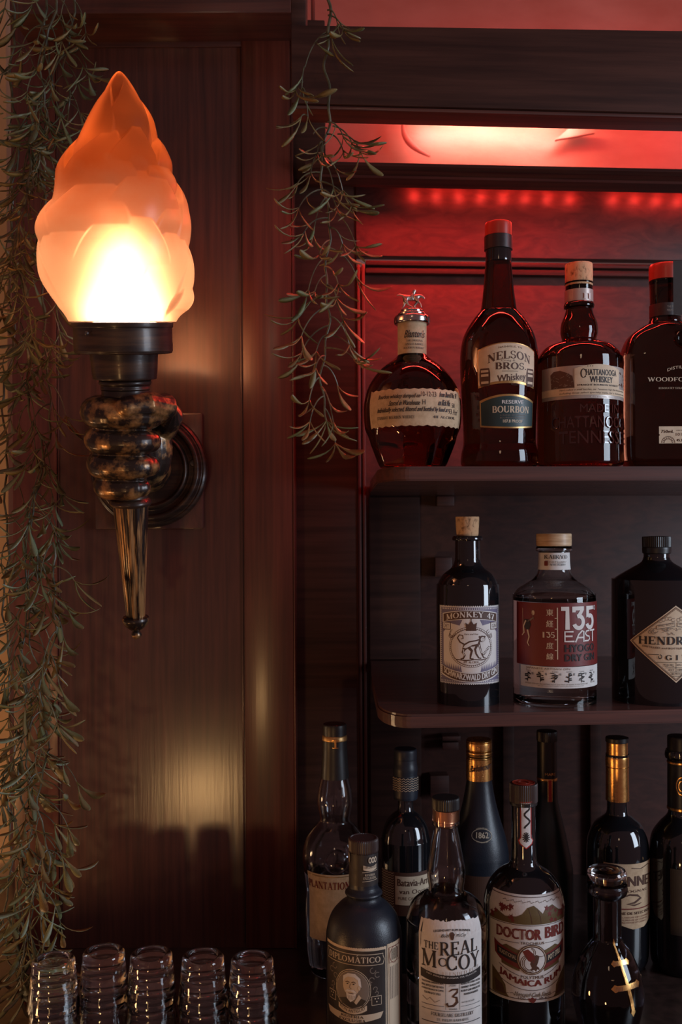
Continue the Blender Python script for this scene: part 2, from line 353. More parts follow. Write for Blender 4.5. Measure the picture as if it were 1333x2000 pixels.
def serif_tris(s, weight=1.0, small=None, gap=0.04):
    """own thick-and-thin capitals with serifs; characters in `small` (lower case) are set as small caps"""
    global TH, TN
    th, tn = TH, TN; TH, TN = th * weight, tn * (0.5 + 0.5 * weight)
    vs, tr, x = [], [], 0.0
    for ch in s:
        k = 1.0
        if ch.islower(): k = 0.72; ch = ch.upper()
        wd, fn = SER.get(ch, SER['I'])
        for q in fn():
            n = len(vs); vs += [(x + a * k, b * k) for a, b in q]; tr += [(n, n + 1, n + 2), (n, n + 2, n + 3)]
        x += (wd + gap) * k
    TH, TN = th, tn
    return vs, tr

class Print:
    """flat print laid on a surface: polygons in label coordinates (u to the right, v downwards, in photo pixels) mapped by fn(u, v, lift)"""
    def __init__(s, fn, umax=5.0): s.fn = fn; s.v = []; s.f = []; s.m = []; s.mats = []; s.umax = umax; s.lay = 0
    def mi(s, name):
        if name not in s.mats: s.mats.append(name)
        return s.mats.index(name)
    def tri(s, a, b, c, m, lay):
        L = [(math.dist(a, b), 0), (math.dist(b, c), 1), (math.dist(c, a), 2)]
        w_ = max(a[0], b[0], c[0]) - min(a[0], b[0], c[0])
        if w_ > s.umax:
            L.sort(reverse=True); e = L[0][1]; p = (a, b, c); q = p[e:] + p[:e]
            mid = ((q[0][0] + q[1][0]) / 2, (q[0][1] + q[1][1]) / 2)
            s.tri(q[0], mid, q[2], m, lay); s.tri(mid, q[1], q[2], m, lay); return
        n = len(s.v); s.v += [s.fn(p[0], p[1], 0.00012 * lay) for p in (a, b, c)]; s.f.append((n, n + 1, n + 2)); s.m.append(m)
    def tris(s, vs, tr, mat, lay=2):
        m = s.mi(mat)
        for t in tr: s.tri(vs[t[0]], vs[t[1]], vs[t[2]], m, lay)
    def poly(s, pts, mat, lay=1):
        t = geometry.tessellate_polygon([[Vector((p[0], p[1], 0)) for p in pts]])
        s.tris([tuple(p) for p in pts], t, mat, lay); return s
    def rect(s, u0, u1, v0, v1, mat, lay=1): return s.poly([(u0, v0), (u1, v0), (u1, v1), (u0, v1)], mat, lay)
    def line(s, pts, wd, mat, lay=2, closed=False):
        pts = [tuple(p) for p in pts]
        if closed: pts = pts + [pts[0], pts[1]]
        m = s.mi(mat); n = len(pts); Ls = []
        for i, p in enumerate(pts):
            a = pts[max(i - 1, 0)]; b = pts[min(i + 1, n - 1)]
            dx, dy = b[0] - a[0], b[1] - a[1]; l = math.hypot(dx, dy) or 1
            ww = wd[i] if isinstance(wd, list) else wd
            Ls.append(((p[0] - dy / l * ww / 2, p[1] + dx / l * ww / 2), (p[0] + dy / l * ww / 2, p[1] - dx / l * ww / 2)))
        for i in range(n - 1 - (1 if closed else 0)):
            a, b = Ls[i]; c, d = Ls[i + 1]; s.tri(a, b, d, m, lay); s.tri(a, d, c, m, lay)
        return s
    def ring(s, cu, cv, ru, rv, wd, mat, lay=2, n=36, a0=0, a1=360):
        pts = [(cu + ru * math.cos(R(a0 + (a1 - a0) * k / n)), cv + rv * math.sin(R(a0 + (a1 - a0) * k / n))) for k in range(n + 1)]
        return s.line(pts, wd, mat, lay)
    def disc(s, cu, cv, ru, rv, mat, lay=1, n=32):
        return s.poly([(cu + ru * math.cos(2 * PI * k / n), cv + rv * math.sin(2 * PI * k / n)) for k in range(n)], mat, lay)
    def put(s, vs, tr, box, mat, lay, bend, slope, shear):
        if not vs: return
        x0 = min(v[0] for v in vs); x1 = max(v[0] for v in vs); y0 = min(v[1] for v in vs); y1 = max(v[1] for v in vs)
        u0, u1, v0, v1 = box; uc = (u0 + u1) / 2; hw = (u1 - u0) / 2
        o = []
        for x, y in vs:
            v = v1 - (y - y0) / (y1 - y0) * (v1 - v0)
            u = u0 + (x - x0) / (x1 - x0) * (u1 - u0) + (v1 - v) * shear
            t = (u - uc) / hw
            o.append((u, v + bend * t * t + slope * t))
        s.tris(o, tr, mat, lay)
    def text(s, t, u0, u1, v0, v1, mat='ink_black', lay=2, bend=0, slope=0, shear=0, bold=0):
        """plain lettering fitted to a box; bend > 0 lets both ends hang down (an arch)"""
        vs, tr = font_tris(t); s.put(vs, tr, (u0, u1, v0, v1), mat, lay, bend, slope, shear)
        if bold:
            s.put(vs, tr, (u0 + bold, u1 + bold, v0, v1), mat, lay, bend, slope, shear)
        return s
    def serif(s, t, u0, u1, v0, v1, mat='ink_black', lay=2, bend=0, slope=0, shear=0, weight=1.0, gap=0.04):
        vs, tr = serif_tris(t, weight, gap=gap); s.put(vs, tr, (u0, u1, v0, v1), mat, lay, bend, slope, shear); return s
    def build(s, name, parent):
        if not s.f: return None
        if name == 'lettering':              # print belongs to the paper or capsule it lies on, when there is one
            on = [c for c in parent.children if re_label.search(c.name)]
            if on: parent = max(on, key=lambda c: c.get('_n', 0))
        # face outwards whatever way the outline ran
        return mk(name, s.v, s.f, s.mats, parent, False, s.m)

class Bottle:
    """a bottle whose outline is read off in photo pixels at its own distance d, then stands as a real solid at its real size"""
    def __init__(s, name, cx, d, zb, prof, mat, label, cat_='bottle', group=None, shape=None, seg=64, cavity=None, rot=0.0, yd=None, pymid=None, flat=None):
        s.cx, s.d, s.zb, s.rot, s.flat = cx, d, zb, rot, flat
        pym = pymid or sum(p[1] for p in prof[1:]) / (len(prof) - 1)
        s.X = P(cx, pym, d).x
        s.root = empty(name, (s.X, d, zb)); tag(s.root, label, cat_, group)
        s.k = d / F; s.shape = shape
        pts = []
        for i, p in enumerate(prof):
            z = 0.0 if i == 0 else s.z(p[1])
            pts.append((p[0] * s.k, z) + ((p[2],) if len(p) > 2 else ()))
        s.prof = cat([(pts[0][0] - 0.003, 0.0, 's'), (pts[0][0], 0.003)] + pts[1:])
        s.rmax = max(p[0] for p in s.prof)
        mb = MB(); mb.lathe(s.prof, seg, shape=shape)
        if cavity:                           # air above the liquid, or an empty bottle: an inner wall facing the other way
            t, zlo, zhi = cavity; zlo = s.z(zlo) if zlo else 0.008; zhi = s.z(zhi)
            inner = [(max(s.Rz(zlo) - t, .002) * 0.9, zlo)] + [(r - t, z) for r, z in s.prof if zlo + 0.002 < z < zhi and r > t + 0.002]
            n0 = len(mb.f); mb.lathe(inner, seg, shape=shape)
            mb.f[n0:] = [tuple(reversed(q)) for q in mb.f[n0:]]
        s.body = mb.build('glass_body', mat, s.root)
    def z(s, py, near=True):
        dx, dy = unroll(s.cx, py)
        return CAMZ - dy * s.d / F - s.zb
    def zf(s, py):                           # height of something seen on the front of the glass
        dx, dy = unroll(s.cx, py)
        return CAMZ - dy * (s.d - s.rl) / F - s.zb
    def Rz(s, z):
        p = s.prof
        for i in range(len(p) - 1):
            if p[i][1] <= z <= p[i + 1][1] and p[i + 1][1] > p[i][1]:
                t = (z - p[i][1]) / (p[i + 1][1] - p[i][1]); return p[i][0] + (p[i + 1][0] - p[i][0]) * t
        return p[-1][0] if z > p[-1][1] else p[0][0]
    def surf(s, hw=None, lift0=0.0004, rot=None):
        """printing surface; hw is the glass radius in pixels where the label sits"""
        s.rl = (hw * s.k) if hw else s.rmax
        rot = s.rot if rot is None else rot; rl = s.rl
        def fn(u, v, lift):
            s.rl = rl; z = s.zf(v)
            if s.flat: return Vector((u * (s.d - s.flat) / F, -s.flat - lift0 - lift, z))
            r = max(s.Rz(z), rl if hw and hw < 31 else 0); th = u * (s.d - 0.7 * rl) / F / rl + rot
            if s.shape: r *= s.shape(th - PI / 2, z)
            r += lift0 + lift
            return Vector((r * math.sin(th), -r * math.cos(th), z))
        return fn
    def paper(s, name, fn, pts, mat, th=None):
        p = Print(fn); p.poly(pts, mat, 0); return p.build(name, s.root)
    def band(s, name, prof, mat, seg=64, ridges=0, amp=0.0, smooth=True, label=None, close=True, off=0.0):
        """a cap, capsule or ring on the bottle's axis; prof in pixels"""
        mb = MB(); pr = cat([(p[0] * s.k + off, s.z(p[1])) + tuple(p[2:]) for p in prof])
        sh = (lambda a, z: 1 + amp * (0.5 + 0.5 * math.cos(a * ridges))) if ridges else None
        mb.lathe(pr, ridges * 6 if ridges else seg, shape=sh, close=close)
        o = mb.build(name, mat, s.root, sharp=30)
        if label: o['label'] = label
        return o
    def acos(s, u, hw): return hw * math.asin(max(-1, min(1, u / hw)))
def wavy(u0, u1, v0, v1, amp, n, rnd=None):
    """a label outline with torn or deckled upper and lower edges"""
    rnd = rnd or random.Random(3); t = []
    for k in range(n + 1): t.append((u0 + (u1 - u0) * k / n, v0 + (amp if k % 2 else 0) + rnd.uniform(-.3, .3) * amp))
    for k in range(n + 1): t.append((u1 - (u1 - u0) * k / n, v1 - (amp if k % 2 else 0) + rnd.uniform(-.3, .3) * amp))
    return t
def arch(u0, u1, v0, v1, up, dn, n=12):
    """label outline with arched top (up) and bottom (dn): pixels the middle stands above the ends"""
    t = []
    for k in range(n + 1):
        x = k / n * 2 - 1; t.append((u0 + (u1 - u0) * k / n, v0 - up * (1 - x * x)))
    for k in range(n + 1):
        x = 1 - k / n * 2; t.append((u1 - (u1 - u0) * k / n, v1 - dn * (1 - x * x)))
    return t
# ---------------------------------------------------------------- the setting
def structure(name, mb, mats, parent=None, smooth=True, loc=None):
    o = mb.build(name, mats, parent, smooth, loc)
    if parent is None: o['kind'] = 'structure'
    return o
mb = MB(); mb.box(-1.6, 1.6, -2.2, 2.4, -0.02, 0); structure('floor', mb, 'wood_level', smooth=False)
mb = MB(); mb.box(-1.6, -0.52, 1.52, 1.60, 0, 2.7); wl_ = structure('wall_left', mb, 'cream_plaster', smooth=False)
wl_['label'] = 'cream plaster wall seen past the edge of the wood panelling'
mb = MB(); z0 = P(10, 1830, 1.5).z; z1 = P(10, 1782, 1.5).z
mb.box(-1.6, -0.52, 1.502, 1.52, z0, z1, b=0.003); mb.box(-1.6, -0.52, 1.494, 1.52, z1, z1 + 0.008, b=0.002)
structure('trim_1', mb, 'wood_redstile')['label'] = 'narrow dark rail across the cream wall'

# wood panelling behind the torch: field board, stiles, rails, beads
YP = 1.22
xx = lambda px, d=YP: P(px, 1000, d).x
ZB, ZT = 0.98, CAMZ + 0.75
panel = empty('wall_panelling', (xx(27), YP, 0)); tag(panel, 'dark varnished wood wall panelling with framed field behind the torch lamp', kind='structure')
def prt(name, mb, mats, par, **k): 
    o = mb.build(name, mats, par, **k)
    o.location = par.matrix_basis.inverted() @ Vector((0, 0, 0)) if par else (0, 0, 0)
    return o
def world_part(name, mb, mats, par, smooth=True):
    """geometry given in world coordinates under a parent that is only translated or turned about z"""
    inv = par.matrix_basis.inverted(); mb.v = [inv @ v for v in mb.v]
    return mb.build(name, mats, par, smooth)
bpy.context.view_layer.update()
mb = MB(); mb.box(xx(110), xx(480), YP, YP + 0.02, 0.9802, ZT - 0.02); world_part('field_board', mb, 'wood_upright', panel)
mb = MB(); mb.box(xx(27), xx(113), YP - 0.004, YP + 0.022, 0.9802, ZT, b=0.0012); world_part('stile', mb, 'wood_redstile', panel)
mb = MB(); mb.box(xx(476.5, YP - .004), xx(572.5, YP - .004), YP - 0.004, YP + 0.06, 0.9802, ZT, b=0.0012); world_part('stile', mb, 'wood_redstile', panel)
# thin bead that catches the light at the arris of the right stile, and its return into the alcove
mb = MB(); mb.box(xx(572.8, YP - .005), xx(576, YP - .005), YP - 0.005, YP + 0.07, 0.9802, ZT, b=0.0008); world_part('arris_bead', mb, 'wood_redstile', panel)
mb = MB(); za = P(300, 49, YP).z; zb_ = P(300, 94, YP).z
mb.box(xx(113), xx(480), YP - 0.003, YP + 0.02, zb_, za, b=0.0009); world_part('rail', mb, 'wood_level', panel)
mb = MB(); mb.box(xx(113), xx(480), YP - 0.009, YP + 0.02, za + 0.0008, ZT, b=0.0009); world_part('rail', mb, 'wood_level', panel)
mb = MB(); mb.box(xx(114), xx(116.5), YP - 0.002, YP + 0.004, 0.986, zb_ - .001, b=0.0005); world_part('bead', mb, 'wood_upright', panel)
mb = MB(); mb.box(xx(472), xx(475), YP - 0.002, YP + 0.004, 0.986, zb_ - .001, b=0.0005); world_part('bead', mb, 'wood_upright', panel)
# cornice box over the panelling
mb = MB(); mb.box(xx(60), xx(574, 1.14), 1.15, YP + 0.02, P(300, 26, 1.15).z, ZT + .05, b=0.002); world_part('cornice', mb, 'wood_level', panel)

# back bar cabinet, turned a few degrees so that it recedes to the right
cab = empty('back_bar_cabinet', (0, 1.0, 0), math.atan(KY))
tag(cab, 'dark wood back bar cabinet with beam, mouldings and two shelves lit in red', 'cabinet')
ck = math.sqrt(1 + KY * KY)
def cpart(name, mb, mats, smooth=True, label=None):
    """x along the cabinet, y depth from the camera, z relative to eye height"""
    ca, sa = 1 / ck, KY / ck
    q = [(v.x, v.y - 1.0 + KY * v.x, v.z) for v in mb.v]
    mb.v = [Vector((x * ca + y * sa, -x * sa + y * ca, z + CAMZ)) for x, y, z in q]
    o = mb.build(name, mats, cab, smooth)
    if label: o['label'] = label
    return o
XR = 0.78
# fascia beam: wide board and lower lip
def bar(px0, x1, y0, y1, z0, z1, rise=0.0, b=0.0015):
    m = MB(); m.box(px0, x1, y0, y1, z0, z1, b=b)
    if rise:
        for v in m.v:
            if v.z > (z0 + z1) / 2: v.z += rise * (v.x / 0.36)
    return m
x600 = xl(574, 1.0)
cpart('fascia_beam', bar(x600, XR, 1.0, 1.030, zl(205, 1.0) + .0006, zl(50, 1.0), rise=0.006), 'wood_dark')
cpart('beam_lip', bar(x600, XR, 1.002, 1.036, zl(205, 1.0) - .004, zl(205, 1.0)), 'wood_level')
cpart('corner_post', bar(xl(574, 1.02), xl(603, 1.02), 1.02, 1.08, zl(52, 1.0), 0.95), 'wood_dark')
cpart('alcove_post', bar(xl(560, 1.24), xl(640, 1.24), 1.24, 1.27, zl(352, 1.24), zl(40, 1.24)), 'wood_dark')
cpart('light_baffle', bar(xl(613, 1.3), xl(621, 1.3), 1.3, 1.31, zl(60, 1.3), 0.95), 'wood_redstile')
# lit soffit wall behind the beam
m = MB(); n_ = 40; v = []; f = []             # slightly buckled sheet
for i in range(n_ + 1):
    x = xl(560, 1.6) + (XR - xl(560, 1.6)) * i / n_; y = 1.60 + 0.003 * math.sin(x * 17) + 0.0015 * math.sin(x * 41 + 1)
    for j in range(9): v.append((x, y + .002 * math.sin(j * 1.3 + x * 9), zl(345, 1.6) + (zl(-130, 1.6) - zl(345, 1.6)) * j / 8))
    v.append((x, 1.64, zl(-130, 1.6))); v.append((x, 1.64, zl(345, 1.6)))
for i in range(n_):
    for j in range(11): j2 = (j + 1) % 11; f.append((i * 11 + j, (i + 1) * 11 + j, (i + 1) * 11 + j2, i * 11 + j2))
m.add(v, f)
cpart('soffit_sheet', m, 'red_glow_plaster', label='buckled sheet behind the beam, its red glow partly put into the colour')
# a torn curl of the sheet, standing off it
m = MB(); pts = []
for k in range(15):
    t = k / 14; pts.append((xl(792 + 52 * t * t, 1.57), 1.575 - .01 * t, zl(232 + 72 * t ** 0.7, 1.57)))
m.tube(pts, [0.0022 + .004 * math.sin(PI * k / 14) for k in range(15)], 8, flat=0.35); cpart('torn_curl', m, 'red_glow_plaster')
m = MB(); m.extrude([(xl(1090, 1.57), zl(262, 1.57)), (xl(1168, 1.57), zl(246, 1.57)), (xl(1166, 1.57), zl(236, 1.57)), (xl(1120, 1.57), zl(236, 1.57))], 1.572, 1.58); cpart('torn_flap', m, 'red_glow_plaster')
# crown moulding of the shelf unit
m = MB(); xs = xl(600, 1.2)
prof = [(1.20, zl(316, 1.2)), (1.20, zl(322, 1.2)), (1.206, zl(326, 1.2)), (1.203, zl(331, 1.2)), (1.212, zl(334, 1.2)), (1.212, zl(339, 1.2)), (1.235, zl(340, 1.2)), (1.25, .4445), (1.25, zl(316, 1.2))]
npf = len(prof)
m.add([(xs, y, z) for y, z in prof] + [(XR, y, z) for y, z in prof], [tuple(range(npf)), tuple(reversed(range(npf, 2 * npf)))] + [(i, i + npf, (i + 1) % npf + npf, (i + 1) % npf) for i in range(npf)])
cpart('crown_moulding', m, 'wood_dark', smooth=False)
m = MB(); n4 = [(1.25, .447), (1.25, .456), (1.462, .545), (1.462, .532)]
m.add([(xs, y, z) for y, z in n4] + [(XR, y, z) for y, z in n4], [(0, 1, 2, 3), (7, 6, 5, 4), (0, 4, 5, 1), (1, 5, 6, 2), (2, 6, 7, 3), (3, 7, 4, 0)]); cpart('top_board', m, 'wood_level', smooth=False)
# LED tape under the top board: a row of bead emitters
m = MB(); m.box(xl(735, 1.4), XR - .02, 1.400, 1.408, 0.5065, 0.5085); cpart('led_tape', m, 'steel_dark')
YB = 1.45
cpart('upper_back_board', bar(xl(694, YB), XR, YB - .012, YB + .01, zl(503, YB), .530), 'wood_back')
m = MB(); a, b, c_ = zl(503, YB - .03), zl(514, YB - .03), zl(527, YB - .03)
m.box(xl(716, YB), XR, YB - .021, YB, b + .0006, a, b=.003); m.box(xl(716, YB), XR, YB - .016, YB, c_, b - .0006, b=.003); cpart('back_moulding', m, 'wood_dark')
cpart('lower_back_board', bar(xl(694, YB), XR, YB, YB + .015, -0.53, zl(520, YB)), 'wood_back')
# flank board and side cheek, bead column between
cpart('flank_board', bar(xl(560, 1.28), xl(699, 1.27), 1.272, 1.30, -0.53, zl(318, 1.27)), 'wood_dark')
for q, (a, b) in enumerate(((700, 706.5), (709, 715.5))):
    cpart('bead', bar(xl(a, 1.42), xl(b, 1.42), 1.415, 1.448, -0.53, zl(516, 1.42), b=.0018), 'wood_redstile')
m = MB(); xa, xb = xl(699.5, 1.272), xl(697, YB)
m.add([(xa, 1.27, -.53), (xb, YB + .004, -.53), (xb, YB + .004, zl(330, YB)), (xa, 1.27, zl(330, 1.27)), (xa - .012, 1.29, -.53), (xb - .012, YB + .02, -.53), (xb - .012, YB + .02, zl(330, YB)), (xa - .012, 1.29, zl(330, 1.27))],
      [(0, 1, 2, 3), (7, 6, 5, 4), (0, 4, 5, 1), (3, 2, 6, 7), (0, 3, 7, 4)]); cpart('side_cheek', m, 'wood_upright', smooth=False)
# shelves with a rounded front corner
def shelf(z1, th):
    z0 = z1 - th; pts = []
    xL, xF, yF = xl(733, 1.12), xl(800, 1.01), 1.008
    for k in range(13):
        a = PI + (PI / 2) * k / 12; pts.append((xF + (xF - xL) * math.cos(a) , 1.075 + (1.075 - yF) * math.sin(a)))
    poly = pts + [(XR, yF), (XR, YB - .001), (xl(722, YB), YB - .001), (xl(722, YB), 1.40), (xL, 1.30)]
    m = MB()
    for (o, za, zc) in ((0.0, z0 + .0015, z1 - .0025),): m.slab(poly, za, zc)
    ins = [(x + (.0012 if i < 13 else 0), y + (.0012 if i <= 13 else 0)) for i, (x, y) in enumerate(poly)]
    m.slab(ins, z1 - .0025, z1); m.slab(ins, z0, z0 + .0015)
    return cpart('shelf', m, 'wood_level', smooth=False)
ZS1, ZS2, ZC = zl(911, 1.008), zl(1398, 1.008), -0.52
shelf(ZS1, 0.0148)['label'] = 'upper shelf board'; shelf(ZS2, 0.0145)['label'] = 'lower shelf board'
# stepped shelf supports against the back
for (pa, pb, ya, yb_) in ((853, 889, 948, 966), (854, 887, 970, 989), (862, 897, 1441, 1450), (862, 893, 1453, 1468), (838, 874, 1518, 1560), (850, 882, 1090, 1128)):
    cpart('shelf_cleat', bar(xl(pa, 1.43), xl(pb, 1.43), 1.425, YB, zl(yb_, 1.43), zl(ya, 1.43), b=.001), 'wood_level')
for pxa in (980, 1150):                 # upright battens at the back below the lower shelf
    cpart('batten', bar(xl(pxa, 1.44), xl(pxa + 22, 1.44), 1.436, YB, ZC, ZS2 - .02, b=.002), 'wood_dark')
for za, zb2 in ((ZS2 + .001, ZS1 - .016), (ZC, ZS2 - .016)):
    cpart('corner_board', bar(xl(721, YB), xl(821, 1.44), 1.438, YB, za, zb2, b=.002), 'wood_dark')
# bar counter
cnt = empty('bar_counter', (0, 1.0, 0)); tag(cnt, 'dark bar counter carrying the rum bottles and the stacked glasses', 'counter')
m = MB(); m.box(-0.56, 0.8, 0.86, 1.48, 0.94, CAMZ + ZC, b=.004); world_part('worktop', m, 'counter_top', cnt)
m = MB(); m.box(-0.54, 0.8, 0.90, 1.48, 0.0, 0.94, b=.003); world_part('counter_front', m, 'wood_level', cnt)

# ---------------------------------------------------------------- torch lamp
A0 = P(267, 1245, 1.09); A1 = P(240, 640, 1.02)
dv = (A1 - A0); L = dv.length; ax = dv.normalized()
torch = empty('torch_wall_lamp', A0); tag(torch, 'bronze hand holding a torch with a glowing flame shaped glass shade', 'lamp')
zx = ax; yx = (Vector((0, 1, 0)) - zx * zx.y).normalized(); xx_ = yx.cross(zx)
RT = Matrix((xx_, yx, zx)).transposed()
torch.rotation_euler = RT.to_euler()
MT = Matrix.Translation(A0) @ RT.to_4x4()
def tz(py):
    """height along the torch axis at a photo row"""
    q = (HY - py) / F; zA = A0.z - CAMZ
    return (q * A0.y - zA) / (ax.z - q * ax.y)
def td(py): return A0.y + ax.y * tz(py)
def tp(hw, py): return (hw * td(py) / F, tz(py))
def tlathe(name, pts, mat, seg=64, shape=None, close=True, sharp=30):
    m = MB(); m.lathe(cat([tp(p[0], p[1]) + tuple(p[2:]) for p in pts]), seg, shape=shape, close=close)
    return m.build(name, mat, torch, sharp=sharp)
tlathe('finial', [(0, 1246), (7, 1243), (10, 1238), (8, 1232), (5, 1229, 's'), (10, 1228), (21, 1219), (26, 1209), (25, 1203, 's'), (18, 1201)], 'bronze')
tlathe('handle_cone', [(17, 1206), (18, 1204, 's'), (34, 986, 's'), (30, 984)], 'bronze_streak', seg=96,
       shape=lambda a, z: 1 - 0.055 * (0.5 + 0.5 * math.cos(a * 10)) ** 2.0)
tlathe('handle_ring', [(30, 987), (38, 985, 's'), (41, 980), (39, 974), (35, 970, 's'), (34, 955), (33, 760), (30, 758)], 'bronze_dark')
tlathe('neck_ring', [(38, 775), (46, 774), (46, 760, 's'), (48, 757), (47, 751), (50, 748), (50, 742), (44, 738)], 'bronze_dark')
tlathe('lower_cup', [(50, 740), (60, 738, 's'), (62, 733), (66, 689, 's'), (60, 686)], 'bronze_dark')
tlathe('upper_cup', [(64, 689), (90, 688), (94, 684), (95, 678), (95, 640), (97, 637), (98, 628, 's'), (93, 627, 's'), (93, 634)], 'bronze_dark')
# screw on the cup
m = MB(); m.lathe([(.0022, 0), (.0022, .0015), (.0012, .0022)], 12, axis='y', c=(-0.026, -0.0475, tz(648))); m.build('grub_screw', 'steel_dark', torch)

# flame shade: core outline plus overlapping petals
OUT = [(626, 103, 241), (612, 110, 240), (590, 124, 238), (560, 134, 232), (520, 146, 229), (490, 151, 227), (460, 149, 224), (430, 141, 223), (400, 133, 226), (370, 124, 236),
       (340, 114, 226), (315, 108, 220), (290, 94, 228), (268, 76, 231), (250, 66, 236), (220, 56, 236), (190, 41, 236), (160, 23, 235), (145, 12, 233), (138, 4.5, 232), (136.5, 0.8, 232)]
def out(py):
    for i in range(len(OUT) - 1):
        a, b = OUT[i], OUT[i + 1]
        if b[0] <= py <= a[0]:
            t = (a[0] - py) / (a[0] - b[0]); return a[1] + (b[1] - a[1]) * t, a[2] + (b[2] - a[2]) * t
    return OUT[-1][1:] if py < OUT[-1][0] else OUT[0][1:]
# (azimuth deg: -90 faces the camera, 0 right; foot row, tip row, half width deg, rise px, lean deg)
PET = [(-178, 640, 447, 42, 19, 6), (-128, 640, 425, 46, 16, 10), (-80, 640, 400, 46, 17, 14), (-34, 640, 440, 36, 16, 10), (2, 640, 466, 34, 19, 6),
       (-14, 640, 540, 22, 21, 8), (45, 640, 440, 42, 16, 8), (95, 640, 430, 46, 16, 8), (140, 640, 440, 42, 16, 8),
       (-172, 520, 386, 44, 17, 8), (-118, 540, 352, 50, 15, 22), (-58, 520, 316, 42, 14, 12), (-22, 500, 380, 30, 15, 8), (8, 540, 336, 36, 18, 4), (60, 520, 370, 50, 15, 10), (120, 520, 370, 46, 15, 10),
       (-174, 440, 264, 50, 13, 6), (-108, 440, 262, 46, 13, 20), (-62, 400, 250, 34, 14, 12), (-30, 400, 300, 26, 13, 6), (6, 370, 262, 44, 19, 2), (70, 430, 262, 55, 13, 10), (130, 430, 262, 50, 13, 10),
       (-140, 330, 170, 55, 8, 16), (-64, 300, 160, 44, 8, 8), (40, 330, 170, 60, 8, 10)]
CORE = [(626, 103), (590, 117), (540, 127), (490, 131), (450, 132), (420, 126), (388, 116), (360, 106), (335, 99), (300, 84), (268, 69), (250, 61), (220, 51), (190, 38), (160, 22), (145, 12), (138, 4.5), (130, .8)]
def corew(py):
    for a, b in zip(CORE, CORE[1:]):
        if b[0] <= py <= a[0]: return a[1] + (b[1] - a[1]) * (a[0] - py) / (a[0] - b[0])
    return 103
# measured outline includes the petals' rise, so the core lies inside it
def bump(py, az):
    best = 0.0
    for (c0, f0, f1, wd, h, ln) in PET:
        if not (f1 < py < f0 + 12): continue
        b = min(1, max(0, (f0 - py) / (f0 - f1)))
        da = (az - (c0 + ln * b) + 180) % 360 - 180
        wb = wd * math.sqrt(max(0, 1 - b ** 2.6)) * (0.72 + 0.28 * math.sin(PI * min(1, b * 1.1)))
        if wb < 1e-3: continue
        e = 1 - (da / wb) ** 2
        if e <= 0: continue
        sb = max(0, math.sin(PI * b ** 1.25)); rise = h * sb ** (1.7 if b < 0.574 else 0.6)
        vein = 0.0
        best = max(best, rise * 1.12 * min(1, e * 4.5) ** 0.5 + 1.0 * e * (1 - b))
    return best
m = MB(); NA, NZ = 420, 300
rows = []
for j in range(NZ + 1):
    t = j / NZ; py = 626 - (626 - 136.5) * t
    ks = (-24, -16, -8, 0, 8, 16, 24); cl = lambda q: min(626, max(137, q)); win = min(1, (626 - py) / 40, (py - 136.5) / 40)
    hw = sum(out(cl(py + q * win))[0] for q in ks) / 7; cxp = sum(out(cl(py + q))[1] for q in ks) / 7; cw = sum(corew(cl(py + q * win)) for q in ks) / 7; zz = tz(py); dd = td(py)
    core = cw
    axpx = 240 + (267 - 240) * (py - 640) / 605
    ring = []
    for k in range(NA):
        az = -180 + 360 * k / NA
        sc_ = min(1, hw / 60) * min(1, (626 - py) / 25 + .05)
        r = (core + bump(py, az) * sc_) * dd / F if j < NZ else 0.4 * dd / F
        if j < NZ: r += 0.0  
        ring.append((r * math.cos(R(az)) + (cxp - axpx) * dd / F, r * math.sin(R(az)), zz))
    rows.append(ring)
v = [p for r in rows for p in r]; f = []
for j in range(NZ):
    for k in range(NA):
        k2 = (k + 1) % NA; f.append((j * NA + k, j * NA + k2, (j + 1) * NA + k2, (j + 1) * NA + k))
f.append(tuple(NZ * NA + k for k in range(NA)))
zof = tz(626)
v = [(x, y, z - zof) for x, y, z in v]
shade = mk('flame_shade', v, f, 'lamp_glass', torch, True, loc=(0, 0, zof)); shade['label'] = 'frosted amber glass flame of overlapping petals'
sm = shade.modifiers.new('smooth', 'SMOOTH'); sm.iterations = 1; sm.factor = 0.4
m = MB(); m.lathe(cat([(0.022, 0.0), (0.031, 0.004), (0.033, 0.014), (0.029, 0.030), (0.020, 0.052), (0.011, 0.072), (0.004, 0.086), (0.0006, 0.090)]), 32)
pm('bulb_glow', (1, 0.9, 0.8), 0.4, emit=(1.0, 0.45, 0.22), es=38.0)
bulb = m.build('bulb', 'bulb_glow', torch)
bulb.location = (0.004, -0.008, tz(628))

# the fist: fingers wrapped round the handle, palm and wrist, fused into one skin
def tw(px, py, dd):                          # photo pixel to torch-local, at distance dd
    return MT.inverted() @ P(px, py, dd)
m = MB(); acx = 0.0
def finger(pyA, pyB, rA, rB, aEnd, rad, thk, lft=-205):
    pts = []; rr = []
    n = 22
    for k in range(n + 1):
        t = k / n; a = R(lft + (aEnd - lft) * t)
        py = pyA + (pyB - pyA) * t; axx = 0.0
        r_ = (rad - 3 * math.sin(PI * t)) * td(py) / F
        kn = 1 + 0.10 * max(0, math.cos((t - 0.42) * 9)) + 0.05 * max(0, math.cos((t - 0.8) * 12))
        pts.append((r_ * math.cos(a) * 1.0 - .002, r_ * math.sin(a) * 0.92, tz(py)))
        rr.append((thk * td(py) / F) * (kn if t < .93 else 0.86) * (1 - 0.10 * t))
    m.tube(pts, rr, 16)
    # rounded finger tip and knuckle cap
    for q, s_ in ((pts[-1], rr[-1]), (pts[0], rr[0])):
        bm = bmesh.new(); bmesh.ops.create_uvsphere(bm, u_segments=14, v_segments=10, radius=s_ * 1.0)
        bm.verts.index_update(); m.add([v_.co + Vector(q) for v_ in bm.verts], [[v_.index for v_ in f_.verts] for f_ in bm.faces]); bm.free()
finger(800, 806, 0, 0, 2, 58, 30)
